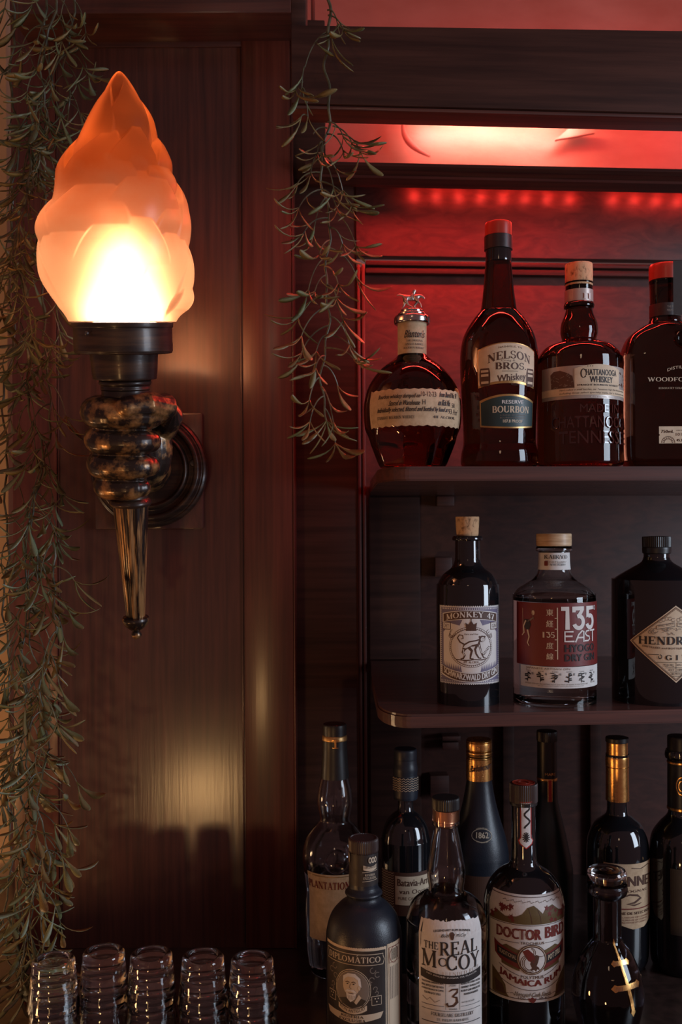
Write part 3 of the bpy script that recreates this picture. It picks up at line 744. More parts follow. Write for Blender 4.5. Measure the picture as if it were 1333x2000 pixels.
finger(852, 858, 0, 0, -22, 56, 27)
finger(902, 905, 0, 0, -26, 54, 26)
finger(945, 946, 0, 0, -44, 46, 23)
# palm behind the handle, heel of the hand, thumb along the right top, wrist towards the wall
def blob(c, r, rot=None):
    bm = bmesh.new(); bmesh.ops.create_uvsphere(bm, u_segments=24, v_segments=16, radius=1.0)
    bm.verts.index_update(); m.add([Vector((v_.co.x * r[0], v_.co.y * r[1], v_.co.z * r[2])) + Vector(c) for v_ in bm.verts], [[v_.index for v_ in f_.verts] for f_ in bm.faces]); bm.free()
zc = tz(872)
blob((-0.016, 0.030, zc), (0.034, 0.028, 0.052)); blob((0.012, 0.034, zc - .004), (0.030, 0.024, 0.045))
m.tube([(0.030, 0.036, tz(840)), (0.040, 0.020, tz(812)), (0.040, 0.000, tz(793)), (0.026, -0.022, tz(787)), (0.008, -0.034, tz(789))], [.018, .0175, .016, .0145, .012], 14)
blob((0.008, -0.034, tz(789)), (.012, .012, .0115))
wr0 = MT.inverted() @ P(285, 905, 1.13); wr1 = MT.inverted() @ P(292, 918, 1.205)
m.tube([(0.0, 0.036, zc - .005), wr0, (wr0 + wr1) / 2, wr1], [0.034, 0.028, 0.0255, 0.030], 20)
fist = m.build('gripping_hand', 'bronze', torch); fist['label'] = 'four fingers and thumb closed around the torch handle'
rm = fist.modifiers.new('fuse', 'REMESH'); rm.mode = 'VOXEL'; rm.voxel_size = 0.0011; rm.use_smooth_shade = True
s2 = fist.modifiers.new('soften', 'SMOOTH'); s2.iterations = 4; s2.factor = 0.5
# stepped round wall plate with screw, on a square wood block
def inv_part(name, m, mat, sharp=30):
    iv = MT.inverted(); m.v = [iv @ v_ for v_ in m.v]; return m.build(name, mat, torch, sharp=sharp)
pc = P(294, 918, 1.208); k_ = 1.2 / F
m = MB(); m.lathe(cat([(112 * k_, 0), (114 * k_, .004), (113 * k_, .010), (108 * k_, .013, 's'), (104 * k_, .013), (99 * k_, .019), (92 * k_, .019), (88 * k_, .0135, 's'), (80 * k_, .0125), (76 * k_, .016), (72 * k_, .017), (67 * k_, .012, 's'),
                     (40 * k_, .012, 's'), (37 * k_, .02), (30 * k_, .022, 's'), (10 * k_, .024)]), 96, axis='y', c=(pc.x, pc.y - .002, pc.z))
inv_part('wall_plate', m, 'bronze_dark')
sp_ = P(377, 904, 1.19)
m = MB(); m.lathe([(.0046, 0), (.0046, .002), (.0036, .0036), (.001, .0040)], 20, axis='y', c=(sp_.x, 1.1935, sp_.z)); 
m.box(sp_.x - .0026, sp_.x + .0026, 1.1892, 1.190, sp_.z - .0005, sp_.z + .0005); m.box(sp_.x - .0005, sp_.x + .0005, 1.1892, 1.190, sp_.z - .0026, sp_.z + .0026)
inv_part('screw', m, 'steel_dark')
m = MB(); a_ = P(186, 1034, YP - .01); b_ = P(396, 806, YP - .01); m.box(a_.x, b_.x, YP - .011, YP - .0002, a_.z, b_.z, b=.003); inv_part('backing_block', m, 'wood_upright')
# ---------------------------------------------------------------- bottles
TOPZ, MIDZ, LOWZ = CAMZ + ZS1, CAMZ + ZS2, CAMZ + ZC
WH = 'bourbon bottles on the upper shelf'; GN = 'gin bottles on the lower shelf'; FR = 'rum and cognac bottles in the front row on the counter'; BK = 'bottles in the back row on the counter'
def ridged(b, prof, mat, n=44, amp=0.035, name='cap'): return b.band(name, prof, mat, ridges=n, amp=-amp)

# --- squat faceted bourbon bottle with a horse on its stopper
def facet(a, z):
    t = min(1, max(0, (0.040 - z) / 0.012)); n = 8; s_ = 2 * PI / n
    q = ((a + s_ * .35) % s_) - s_ / 2
    poly = math.cos(s_ / 2) / math.cos(q) * 1.03
    tt = min(1, max(0, (0.046 - z - 0.010 * (abs(q) / (s_ / 2)) ** 2) / 0.004)) if z > .006 else 1
    return 1 + (poly - 1) * tt
b = Bottle('bourbon_bottle', 806, 1.09, TOPZ, [(58, 918), (66, 908), (80, 872), (93, 838, 's'), (95, 815), (94, 785), (84, 752), (62, 722), (36, 702), (28, 694, 's'), (27, 690), (27, 630), (26, 628)],
           'glass_amber', 'squat amber bourbon bottle with faceted base, kraft label and galloping horse stopper', group=WH, shape=facet, seg=96, rot=0.05)
b.shape = None
fn = b.surf(95); lab = wavy(-112, 112, 757, 832, 2.2, 26)
lp = Print(fn, 4); lp.poly(lab, 'paper_kraft', 0); lp.build('label', b.root)
p = Print(b.surf(95, .0006), 4)
p.text('Bourbon whiskey dumped on', -86, 1, 768, 779, shear=.3, bold=.5); p.text('10-12-23', 5, 36, 764, 774, 'ink_black'); p.text('from Barrel No. 97', 42, 92, 763, 774, shear=.3, bold=.5)
p.text('Stored in Warehouse', -60, 1, 781, 791, shear=.3, bold=.5); p.text('H', 7, 13, 780, 790); p.text('on Rick No.', 38, 68, 779, 791, shear=.3, bold=.5); p.text('58', 74, 83, 784, 793)
p.text('Individually selected, filtered and bottled by hand at', -88, 60, 794, 806, shear=.3, bold=.5); p.text('93', 64, 74, 796, 806); p.text('Proof', 77, 92, 796, 807, shear=.3)
p.serif('STRAIGHT BOURBON WHISKEY', -88, -8, 811, 817); p.serif('46% ALC/VOL', 28, 84, 811, 816)
p.build('lettering', b.root)
b.band('neck_wrap', [(28.3, 697, 's'), (28.3, 634, 's'), (27, 634)], 'paper_kraft')
p = Print(b.surf(28.5, .0009), 3); p.text("Blanton's", -19, 21, 644, 659, shear=.25, bold=.5); p.serif('THE ORIGINAL', -15, 18, 663, 667); p.serif('SINGLE BARREL', -17, 20, 670, 674); p.serif('BOURBON WHISKEY', -20, 22, 677, 681); p.build('lettering', b.root)
b.band('stopper_ring', [(28, 634, 's'), (33, 634), (35, 630), (35, 622), (32, 618, 's'), (27, 617), (27, 613), (22, 611, 's'), (22, 607), (16, 604)], 'silver')
hs = (1.09) / F; hz = lambda py: b.z(py)
def sk(name, pts, edges, rad, mat, parent, sub=1):
    me = bpy.data.meshes.new(name); me.from_pydata([tuple(q) for q in pts], edges, []); o = bpy.data.objects.new(name, me); C.objects.link(o); o.parent = parent
    sm_ = o.modifiers.new('skin', 'SKIN'); sm_.use_smooth_shade = True
    for i, r_ in enumerate(rad): me.skin_vertices[0].data[i].radius = (r_, r_)
    me.skin_vertices[0].data[0].use_root = True
    su = o.modifiers.new('sub', 'SUBSURF'); su.levels = su.render_levels = sub
    me.materials.append(M(mat)); return o
def H(px, py, dy=0): return ((px - 801) * hs, dy, hz(py))
hp = [H(799, 583), H(790, 582), H(809, 581), H(816, 577), H(822, 580), H(826, 584),          # trunk, rump, chest, neck, head, muzzle
      H(784, 577), H(777, 575), H(771, 577),                                                 # tail streaming back
      H(789, 590, -.003), H(794, 597, -.003), H(803, 602, -.003), H(787, 590, .003), H(785, 597, .003), H(781, 602, .003),   # hind legs
      H(811, 588, -.003), H(817, 594, -.003), H(819, 602, -.003), H(812, 589, .003), H(806, 596, .003), H(808, 601, .003),   # fore legs
      H(803, 575), H(806, 568), H(808, 565)]                                                 # rider
he = [(0, 1), (0, 2), (2, 3), (3, 4), (4, 5), (1, 6), (6, 7), (7, 8), (1, 9), (9, 10), (10, 11), (1, 12), (12, 13), (13, 14), (2, 15), (15, 16), (16, 17), (2, 18), (18, 19), (19, 20), (0, 21), (21, 22), (22, 23)]
hr = [x * 1.2 * hs for x in (5.0, 5.2, 5.0, 3.4, 2.6, 1.6, 1.8, 1.7, .9, 2.8, 1.5, 1.1, 2.8, 1.5, 1.1, 2.3, 1.4, 1.1, 2.3, 1.4, 1.1, 3.2, 3.0, 2.4)]
sk('horse_figure', hp, he, hr, 'pewter', b.root, 2)
# --- tall bourbon bottle, cream and dark green labels
b = Bottle('bourbon_bottle', 975, 1.09, TOPZ, [(70, 918), (75, 905), (74, 885), (70, 862), (72, 800), (75, 740), (75, 690), (69, 658), (54, 630), (38, 610, 's'), (35, 606), (30, 570), (26, 525), (24, 500), (24, 494)],
           'glass_amber', 'tallest bourbon bottle with cream arched label over a dark green label', group=WH, rot=0.09)
fn = b.surf(75)
for nm_, o_, mt in (('front_label', arch(-62, 62, 681, 756, 13, 8), 'gold_dull'), ('lower_label', arch(-60, 62, 781, 832, 12, -4), 'gold_dull')):
    b.paper(nm_, fn, o_, mt)
p = Print(b.surf(75, .0006), 5)
p.poly(arch(-60.5, 60.5, 683, 752, 13, 9), 'paper_cream', 1)
p.text('NASHVILLE, TN', -20, 26, 675, 679, 'ink_brown', bend=2)
p.serif('NELSON', -41, 47, 684, 701, 'ink_brown', bend=9, weight=1.15); p.text('Craig &', -15, 12, 702, 707, 'ink_grey')
p.serif('BROS.', -26, 36, 708, 722, 'ink_brown', weight=1.25); p.line([(-14, 725), (18, 725)], .8, 'ink_brown')
p.text('Whiskey', -23, 35, 730, 747, 'ink_brown', slope=-3, bold=1); p.ring(12, 750, 8, 1.6, .7, 'ink_brown', n=12)
for u in (-47, 48):                          # pair of barrels
    p.poly([(u - 9, 718), (u + 9, 718), (u + 11, 728), (u + 11, 742), (u + 9, 753), (u - 9, 753), (u - 11, 742), (u - 11, 728)], 'ink_brown', 2)
    for v_ in (723, 731, 745): p.rect(u - 7.5, u + 7.5, v_ - 1.6, v_ + 3, 'ink_cream', 3)
p.poly(arch(-57, 60, 785, 829, 12, -4), 'ink_green', 1)
p.text('RESERVE', -14, 31, 781, 788, 'ink_white', bold=.7); p.serif('BOURBON', -33, 47, 792, 806, 'ink_cream', weight=1.3); p.text('A BLEND OF STRAIGHT', -18, 38, 809, 812, 'ink_grey'); p.text('BOURBON WHISKEYS', -18, 38, 814, 817, 'ink_grey')
p.text('107.8 PROOF', -12, 30, 819, 825, 'ink_cream', bold=.5)
p.build('lettering', b.root)
b.band('cap_collar', [(24, 515), (25, 512), (25, 488, 's'), (26, 488)], 'glass_black'); b.band('cap_band', [(25, 490), (27.5, 489, 's'), (27.5, 463, 's'), (25, 462)], 'cap_black')
b.band('cap', [(25, 463), (26, 462, 's'), (26, 440), (24.5, 436, 's'), (10, 435)], 'cap_red')
# --- round shouldered bourbon bottle with embossed lower half
b = Bottle('bourbon_bottle', 1132, 1.09, TOPZ, [(74, 918), (82, 908), (83, 890), (82, 800), (82, 716), (79, 697), (66, 680), (46, 671), (37, 667, 's'), (33, 664), (36, 650), (34.5, 632), (28, 616), (25, 604, 's'), (29, 602), (29, 596), (26, 592, 's'), (26, 560), (27, 556), (27, 553)],
           'glass_amber', 'round shouldered bourbon bottle with cork stopper, silver label and raised lettering', group=WH, rot=0.03)
b.paper('label', b.surf(82), [(-108, 713), (108, 713), (108, 778), (-108, 778)], 'label_silver')
p = Print(b.surf(82, .0006), 5)
p.rect(-108, 108, 757, 771, 'paper_cream', 1)
p.poly([(-80, 756), (-82, 728), (-74, 722), (-60, 721), (-48, 726), (-36, 733), (-32, 756)], 'ink_brown', 1)
rr = random.Random(5)
for k in range(22): u = rr.uniform(-78, -36); v_ = rr.uniform(730, 754); p.line([(u, v_), (u + rr.uniform(-7, 7), v_ + rr.uniform(-4, 4))], 1.2, 'ink_grey')
for k in range(10): u = rr.uniform(68, 90); v_ = rr.uniform(722, 752); p.line([(u, v_), (u + rr.uniform(-5, 5), v_ + rr.uniform(-6, 6))], 2.2, 'ink_brown')
p.poly(arch(-32, 66, 719, 757, 8, 0), 'paper_cream', 2)
p.serif('C', -21, -11, 720, 738, lay=3); p.text('HATTANOOGA', -11, 56, 721, 733, lay=3, bold=.8); p.text('WHISKEY', -4, 45, 735, 747, lay=3, bold=1); 
for u in (-7, -2.5, 2): p.disc(u, 715, 1, 1, 'ink_black', 3, 8)
p.text('STRAIGHT BOURBON WHISKEY', -27, 62, 750, 753.5, lay=3, bold=.4)
p.text('Hand crafted in small batches, our Tennessee High Malt Bourbon whiskey', -62, 92, 758.5, 763, shear=.3); p.text('including three select specialty malts, for a distinctive taste', -62, 92, 765, 769.5, shear=.3)
p.text('45.5% ALC/VOL  750ML', -2, 50, 773, 776.5, 'ink_white')
p.build('lettering', b.root)
# raised letters in the glass
vt = b.surf(82, .0002)
e = Print(lambda u, v, l: vt(u, v, .0014 if l > 0 else 0), 6)
def raised(t, u0, u1, v0, v1):
    vs, tr = font_tris(t); e.put(vs, tr, (u0, u1, v0, v1), 'glass_letter', 1, 0, 0, 0)
raised('MADE IN', -22, 62, 789, 805); raised('CHATTANOOGA', -78, 95, 812, 835); raised('TENNESSEE', -62, 92, 841, 866)
o = e.build('raised_lettering', b.root); so = o.modifiers.new('depth', 'SOLIDIFY'); so.thickness = 0.0012; so.offset = -1
b.band('neck_label', [(27.2, 592, 's'), (27.2, 569, 's'), (26, 569)], 'label_silver'); p = Print(b.surf(27.2, .0008), 3); p.serif('91', 1, 17, 572, 583, 'ink_white'); p.text('PROOF', 2, 16, 585, 588.5, 'ink_white'); p.build('lettering', b.root)
b.band('cork_plug', [(22, 566), (25, 566, 's'), (26.5, 556), (26, 550)], 'cork')
b.band('cork_stopper', [(24, 552), (26.5, 551, 's'), (26.5, 520), (25.5, 517, 's'), (12, 516.5)], 'cork')
# --- flat wide bourbon bottle at the right edge, lettering printed on the glass
def oval(dep, pw=3.4): return lambda a, z: 1.0 / (abs(math.cos(a)) ** pw + abs(math.sin(a) / dep) ** pw) ** (1 / pw)
b = Bottle('bourbon_bottle', 1300, 1.10, TOPZ, [(74, 918), (80, 906), (86, 880), (86, 720), (84, 690), (72, 660), (50, 642), (32, 632, 's'), (29, 622), (28, 605), (29, 560), (30, 553), (30, 550)],
           'glass_brown', 'wide flat shouldered bourbon bottle with white lettering printed on dark glass', group=WH, shape=None, seg=96, flat=None)
dep = 0.60
sh = oval(dep)
for v_ in b.body.data.vertices:              # flatten the body, keep the neck round
    z = v_.co.z; zt = b.z(640); k = min(1, max(0, (zt - z) / 0.018 + .35)) if z < zt + .01 else 0
    r_ = math.hypot(v_.co.x, v_.co.y); a = math.atan2(v_.co.y, v_.co.x)
    s_ = 1 + (sh(a, z) - 1) * k; v_.co.x *= s_; v_.co.y *= s_
b.flat = 86 * b.k * dep
p = Print(b.surf(86, .0006), 200); b.rl = 86 * b.k * dep
p.text("DISTILLER'S", -14, 40, 708, 714, 'ink_cream', bend=6); p.serif('WOODFORD', -53, 40, 731, 740, 'ink_cream'); p.serif('RESERVE', 45, 79, 732, 739, 'ink_cream')
p.text('KENTUCKY STRAIGHT', -31, 28, 751, 755, 'ink_cream', bold=.3); p.line([(20, 764), (60, 764)], 1, 'ink_cream'); p.line([(20, 767), (60, 767)], 1, 'ink_cream')
p.poly([(-31, 829), (70, 829), (70, 863), (-31, 863), (-31, 848), (-29, 846), (-31, 844)], 'paper_cream', 1)
p.text('750mL', -27, -2, 836, 842, 'ink_brown', 3, bold=.4); p.text('10108', 2, 25, 842, 848, 'ink_brown', 3); p.text('LABEL RATER', 3, 22, 836, 838, 'ink_brown', 3); p.text('45.2% ALC', 3, 34, 854, 859, 'ink_brown', 3, bold=.4); p.text('6', 28, 34, 841, 849, 'ink_maroon', 3)
for r_ in (13, 8): p.ring(-13, 862, r_, r_, .8, 'ink_brown', 3, 20, 180, 360)
for k in range(9): a = R(190 + 20 * k); p.line([(-13 + 8.5 * math.cos(a), 862 + 8.5 * math.sin(a)), (-13 + 12 * math.cos(a), 862 + 12 * math.sin(a))], .9, 'ink_brown', 3)
p.build('lettering', b.root)
m = MB(); m.lathe([(.0095, 0), (.0105, .0015), (.0085, .003), (.0072, .0016), (.0, .0016)], 32, axis='y', c=((1321 - 1300) * b.k, -b.flat + .0005, b.z(671))); m.build('glass_seal', 'glass_brown', b.root)
b.band('neck_band', [(29.5, 621, 's'), (29.5, 597, 's'), (28, 597)], 'label_dark'); p = Print(b.surf(29.5, .0008), 3); p.text('THE PROPRIETOR', -14, 22, 602, 606, 'ink_grey'); p.text('PERFECTLY PAIRED', -14, 22, 609, 613, 'ink_grey'); p.build('lettering', b.root)
b.band('cap', [(27, 550), (30, 549, 's'), (30, 524), (28, 518, 's'), (12, 517)], 'cap_red')
m = MB(); fnS = Print(b.surf(30.5, .001, rot=0.0), 4); fnS.rect(-2, 17, 516, 620, 'label_dark', 1); o = fnS.build('seal_strip', b.root)

# --- lower shelf: black gin bottle with stamp label
b = Bottle('gin_bottle', 914, 1.09, MIDZ, [(52, 1400), (60, 1385), (61, 1340), (61, 1160), (58, 1140), (48, 1122), (33, 1110), (27, 1101), (24.5, 1092, 's'), (24, 1058), (25, 1056, 's'), (29, 1055), (29.5, 1051), (28, 1047, 's'), (22, 1047)],
           'glass_black', 'black gin bottle with purple stamp label showing a small ape, cork in neck', group=GN, rot=-0.03)
fn = b.surf(61); rnd = random.Random(2)
t = []
n = 34
for k in range(n * 2 + 1): t.append((-72 + 144 * k / (2 * n), 1183 + (2.4 if k % 2 else 0)))
for k in range(n * 2 + 1): t.append((72 - 144 * k / (2 * n), 1338 - (2.4 if k % 2 else 0)))
t = [(u * .99, v) for u, v in t]
lp = Print(fn, 5); lp.poly(t, 'paper_white', 0); lp.build('label', b.root)
p = Print(b.surf(61, .0006), 5)
p.rect(-68, 68, 1187, 1334, 'ink_purple', 1)
for k in range(32): 
    u = -66 + 132 * k / 31; p.rect(u - 1, u + 1, 1188, 1191, 'ink_white', 2); p.rect(u - 1, u + 1, 1330, 1333, 'ink_white', 2)
for k in range(34):
    v_ = 1193 + 4 * k
    for u in (-65.5, 65.5): p.rect(u - 1.6, u + 1.6, v_, v_ + 1.6, 'ink_white', 2)
p.poly([(-58, 1236), (-40, 1218), (-22, 1222), (-14, 1206), (14, 1206), (22, 1222), (40, 1218), (58, 1236), (58, 1300), (30, 1313), (0, 1322), (-30, 1313), (-58, 1300)], 'ink_white', 2)
for sx in (-1, 1):                           # dark fir slopes behind the medallion
    for k in range(9):
        u = sx * (56 - k * 4.4); hh = 16 - k * 1.0; p.poly([(u - 3.4, 1314), (u, 1308 - hh), (u + 3.4, 1314)], 'ink_purple', 3)
    p.poly([(sx * 58, 1300), (sx * 20, 1312), (sx * 30, 1318), (sx * 58, 1316)], 'ink_purple', 3)
p.poly(arch(-60, 60, 1199, 1217, 7, 7), 'ink_white', 3); p.poly(arch(-57.5, 57.5, 1200.5, 1215.5, 7, 7), 'ink_brown', 4); p.serif('MONKEY 47', -50, 50, 1194, 1206, 'ink_white', 5, bend=7, weight=1.2)
for sx in (-1, 1):
    u = sx * 50; p.rect(u - 10, u + 10, 1216, 1231, 'ink_brown', 3); p.rect(u - 8.4, u + 8.4, 1217.5, 1229.5, 'ink_white', 4); p.text('DRY' if sx < 0 else 'GIN', u - 6, u + 6, 1219.5, 1227.5, 'ink_brown', 5)
    for k in range(3): p.ring(sx * (40 - k * 2), 1243 - k * 3, 4 + k, 4 + k, .9, 'ink_brown', 4, 16, 0, 270)
p.disc(0, 1264, 44, 40, 'ink_brown', 3, 48); p.disc(0, 1264, 43, 39, 'ink_white', 4, 48)
for k in range(64): a = 2 * PI * k / 64; p.disc(41 * math.cos(a), 1264 + 37 * math.sin(a), .9, .9, 'ink_brown', 5, 6)
p.ring(0, 1264, 39.6, 35.6, 1.0, 'ink_brown', 5, 48); p.disc(0, 1264, 39, 35, 'ink_white', 5, 48)
p.poly([(-9, 1228), (-11, 1216), (-5, 1220), (0, 1212), (5, 1220), (11, 1216), (9, 1228)], 'ink_brown', 6); p.rect(-10, 10, 1228, 1232, 'ink_brown', 6); p.line([(0, 1213), (0, 1208)], 1.5, 'ink_brown', 6)
p.text('Rare and Fine', -13, 13, 1237, 1240, 'ink_brown', 6, shear=.3)
# walking ape: body, limbs, curled tail, face
A_ = 'ink_brown'
p.line([(-12, 1259), (-21, 1254), (-26, 1246), (-22, 1240), (-16, 1241), (-15, 1247), (-19, 1248)], [2.6, 2.6, 2.4, 2.2, 2.0, 1.8, 1.4], A_, 6)
p.poly([(-14, 1258), (-4, 1252), (8, 1250), (15, 1248), (18, 1252), (15, 1259), (8, 1262), (-2, 1263), (-11, 1270), (-17, 1268)], A_, 6)
p.poly([(-12, 1260), (-3, 1254.5), (8, 1252.5), (14, 1251), (12, 1257), (2, 1259.5), (-10, 1266), (-15, 1265)], 'ink_white', 7)
p.line([(-12, 1266), (-16, 1274), (-12, 1280), (-15, 1286), (-20, 1287)], [6, 4.4, 3.4, 2.8, 2.4], A_, 6); p.line([(-6, 1263), (1, 1271), (-1, 1279), (-2, 1286), (4, 1287)], [6, 4.6, 3.6, 2.8, 2.4], A_, 6)
p.line([(12, 1258), (7, 1268), (9, 1277), (14, 1285), (19, 1286)], [5, 4, 3.2, 2.8, 2.2], A_, 6); p.line([(14, 1256), (17, 1267), (20, 1277), (24, 1285), (28, 1285)], [5, 3.8, 3.0, 2.6, 2.0], A_, 6)
p.line([(-14, 1268), (-15, 1275), (-12.5, 1280)], 1.5, 'ink_white', 7); p.line([(14.5, 1259), (17, 1268), (19.5, 1276)], 1.4, 'ink_white', 7)
p.disc(21, 1248, 6.4, 6.4, A_, 6, 16); p.disc(22, 1249, 4.2, 4.6, 'ink_white', 7, 14); p.disc(20.6, 1248, .9, .9, A_, 8, 8); p.disc(23.6, 1248, .9, .9, A_, 8, 8); p.line([(20.8, 1251.5), (23.6, 1251.5)], .8, A_, 8); p.disc(16, 1244, 2, 2, A_, 7, 8); p.disc(26, 1244, 2, 2, A_, 7, 8)
p.line([(-28, 1288), (-10, 1290), (6, 1288), (20, 1289), (30, 1287)], [1.5, 2.6, 1.8, 2.4, 1.2], A_, 6)
for k in range(7): a = (24 + k * 2.0, 1279 - k * 2.4); p.line([a, (a[0] - 2.4, a[1] - 2)], 1.2, A_, 6); p.line([a, (a[0] + 2.6, a[1] - .2)], 1.2, A_, 6)
p.serif('47% ALC/VOL.', -15, 16, 1291, 1295.5, A_, 6)
p.poly(arch(-64, 64, 1300, 1319, -14, -14), 'ink_white', 6); p.poly(arch(-61, 61, 1302, 1317, -14, -14), A_, 7)
p.text('SCHWARZWALD DRY GIN', -56, 56, 1317, 1329, 'ink_white', 8, bend=-13.5, bold=1.0)
p.build('lettering', b.root)
b.band('cork_stopper', [(19, 1050), (20.5, 1046, 's'), (21.5, 1042), (23, 1012), (22, 1010, 's'), (10, 1009.5)], 'cork')
# --- clear gin bottle with dark red label
b = Bottle('gin_bottle', 1083, 1.09, MIDZ, [(66, 1398), (76, 1388), (80, 1374), (80, 1178), (79, 1164), (70, 1150), (52, 1138), (38, 1128), (31, 1112), (29.5, 1090), (29, 1078), (30, 1077, 's'), (34.5, 1076), (35, 1071), (33, 1067, 's'), (25, 1067)],
           'glass_clear', 'clear gin bottle with dark red label and pale wooden cap', group=GN, cavity=(2.2e-3, 1172, 1072))
# punt mark: thick base of clear glass is part of the body
lp = b.surf(80); b.paper('front_label', lp, [(-106, 1178), (106, 1178), (106, 1302), (-106, 1302)], 'ink_wine'); b.paper('lower_label', lp, [(-92, 1303), (100, 1303), (100, 1345), (-92, 1345)], 'paper_white')
p = Print(b.surf(80, .0006), 5)
def numeral(s_, u0, u1, v0, v1, mat, lay=2, wt=2.0): p.serif(s_, u0, u1, v0, v1, mat, lay, weight=wt)
def b135(u0, u1, v0, v1, mat, lay=2):
    w_ = (u1 - u0); h_ = v1 - v0; T_ = w_ * .105
    X_ = lambda a: u0 + a * w_; Y_ = lambda a: v0 + a * h_
    p.poly([(X_(0), Y_(0)), (X_(.2), Y_(0)), (X_(.215), Y_(1)), (X_(.10), Y_(1)), (X_(.11), Y_(.18)), (X_(0), Y_(.18))], mat, lay)
    c = .47
    p.poly([(X_(.28), Y_(0)), (X_(.62), Y_(0)), (X_(.62), Y_(.16)), (X_(.52), Y_(.42)), (X_(.40), Y_(.42)), (X_(.5), Y_(.17)), (X_(.38), Y_(.17)), (X_(.37), Y_(.25)), (X_(.28), Y_(.25))], mat, lay)
    p.ring(X_(.46), Y_(.68), .135 * w_, .26 * h_, T_, mat, lay, 28, -110, 160)
    p.poly([(X_(.70), Y_(0)), (X_(.99), Y_(0)), (X_(.99), Y_(.16)), (X_(.80), Y_(.17)), (X_(.80), Y_(.46)), (X_(.70), Y_(.5))], mat, lay)
    p.ring(X_(.84), Y_(.68), .125 * w_, .26 * h_, T_, mat, lay, 28, -125, 160)
b135(-5, 72, 1185, 1230, 'ink_white'); p.ring(77, 1189, 3, 4, 1.4, 'ink_white')
def stroke(pts, wd, mat='ink_white', lay=2): p.line(pts, wd, mat, lay)
stroke([(19, 1234), (2, 1234), (2, 1253), (21, 1253)], 3.2); stroke([(2, 1243), (17, 1243)], 3.2)
stroke([(23, 1255), (30, 1240), (38, 1233), (42, 1234), (42, 1255)], 3.2); stroke([(28, 1246), (42, 1246)], 3)
stroke([(58, 1233), (49, 1234), (46, 1239), (50, 1243), (57, 1245), (58, 1250), (54, 1253), (44, 1253)], 3.0); stroke([(60, 1233), (76, 1233)], 3.2); stroke([(68, 1233), (68, 1255)], 3.2)
p.text('HYOGO', 1, 73, 1259, 1274, 'ink_black', bold=1.6); p.text('DRY GIN', 1, 73, 1278, 1292, 'ink_black', bold=1.6)
p.rect(-13, -11, 1187, 1288, 'ink_cream', 2)
for v_ in (1207, 1228, 1249, 1270): p.rect(-17, -12, v_, v_ + 1.4, 'ink_cream', 2)
for t_, v_ in (('東', 1190), ('経', 1212), ('度', 1255), ('線', 1276)): p.text(t_, -33, -20, v_, v_ + 13, 'ink_cream', bold=.5)
p.serif('I', -40, -36, 1235, 1246, 'ink_cream', weight=1.5); p.ring(-29, 1241.5, 3, 3.6, 2, 'ink_cream', 2, 14, -100, 150); p.line([(-33, 1235.5), (-26.5, 1235.5), (-29, 1239)], 1.8, 'ink_cream'); p.serif('5', -24, -17, 1235, 1246, 'ink_cream', weight=1.4)
# slim dancing figure at the label's left
f_ = 'ink_grey'
p.line([(-62, 1193), (-60, 1203), (-57, 1212)], 1.0, f_); p.disc(-59, 1198, 3.2, 5, 'ink_cream', 2, 12); p.line([(-58, 1207), (-66, 1213), (-74, 1216)], [2, 3, 3], f_); p.poly([(-80, 1212), (-68, 1212), (-64, 1222), (-68, 1232), (-76, 1232), (-82, 1222)], 'ink_black', 2)
p.line([(-76, 1214), (-82, 1226), (-80, 1238), (-86, 1244)], [3, 3, 2.6, 2], 'ink_cream', 3); p.line([(-72, 1232), (-68, 1246), (-72, 1258), (-68, 1264)], [3.4, 3, 2.4, 2], 'ink_cream', 3); p.line([(-84, 1190), (-83, 1240)], .8, 'ink_cream', 3)
p.text('JAPANESE ARTISAN GIN', -76, 12, 1305, 1310, 'ink_grey')
rnd = random.Random(9)
for k in range(6):                            # six small botanical sketches
    u = -72 + k * 27; p.line([(u, 1334), (u + 1, 1316)], 1.3, 'ink_black')
    for q in range(9): a = rnd.uniform(0, 6.3); v_ = 1316 + q * 1.9; p.line([(u, v_), (u + rnd.choice((-1, 1)) * rnd.uniform(4, 8), v_ - rnd.uniform(-2, 3))], rnd.uniform(1.4, 2.6), 'ink_black')
    p.text('YUZU UME KAKI SHISO CHA HINOKI'.split()[k], u - 4, u + 7, 1311.5, 1313.5, 'ink_black'); p.text('柚梅柿紫茶桧'[k], u + 9, u + 13, 1315, 1320, 'ink_black')
p.text('DISTILLED WITH NATURAL BOTANICALS AT THE STRAIT OF AKASHI, HYOGO PREFECTURE', -78, 52, 1336, 1339, 'ink_grey'); p.text('AN ARTISAN GIN MADE USING JAPANESE BOTANICALS', -50, 42, 1340, 1342, 'ink_grey'); p.text('42% ALC', 60, 78, 1333, 1337, 'ink_grey')
p.build('lettering', b.root)
b.band('neck_label', [(31.8, 1112, 's'), (30.6, 1098), (30.0, 1079, 's'), (28.5, 1079)], 'paper_white'); p = Print(b.surf(30.4, .0012), 3)
p.serif('KAIKYO', -25, 20, 1084, 1092); p.rect(-25, -18, 1096, 1105, 'ink_maroon'); p.text('DISTILLERY', -15, 18, 1096, 1100, 'ink_grey'); p.text('海峡 蒸溜所', -15, 16, 1101, 1105); p.build('lettering', b.root)
b.band('cap', [(31, 1067), (33.5, 1066, 's'), (34, 1063), (34, 1045), (32.5, 1042, 's'), (14, 1041.5)], 'cap_wood')
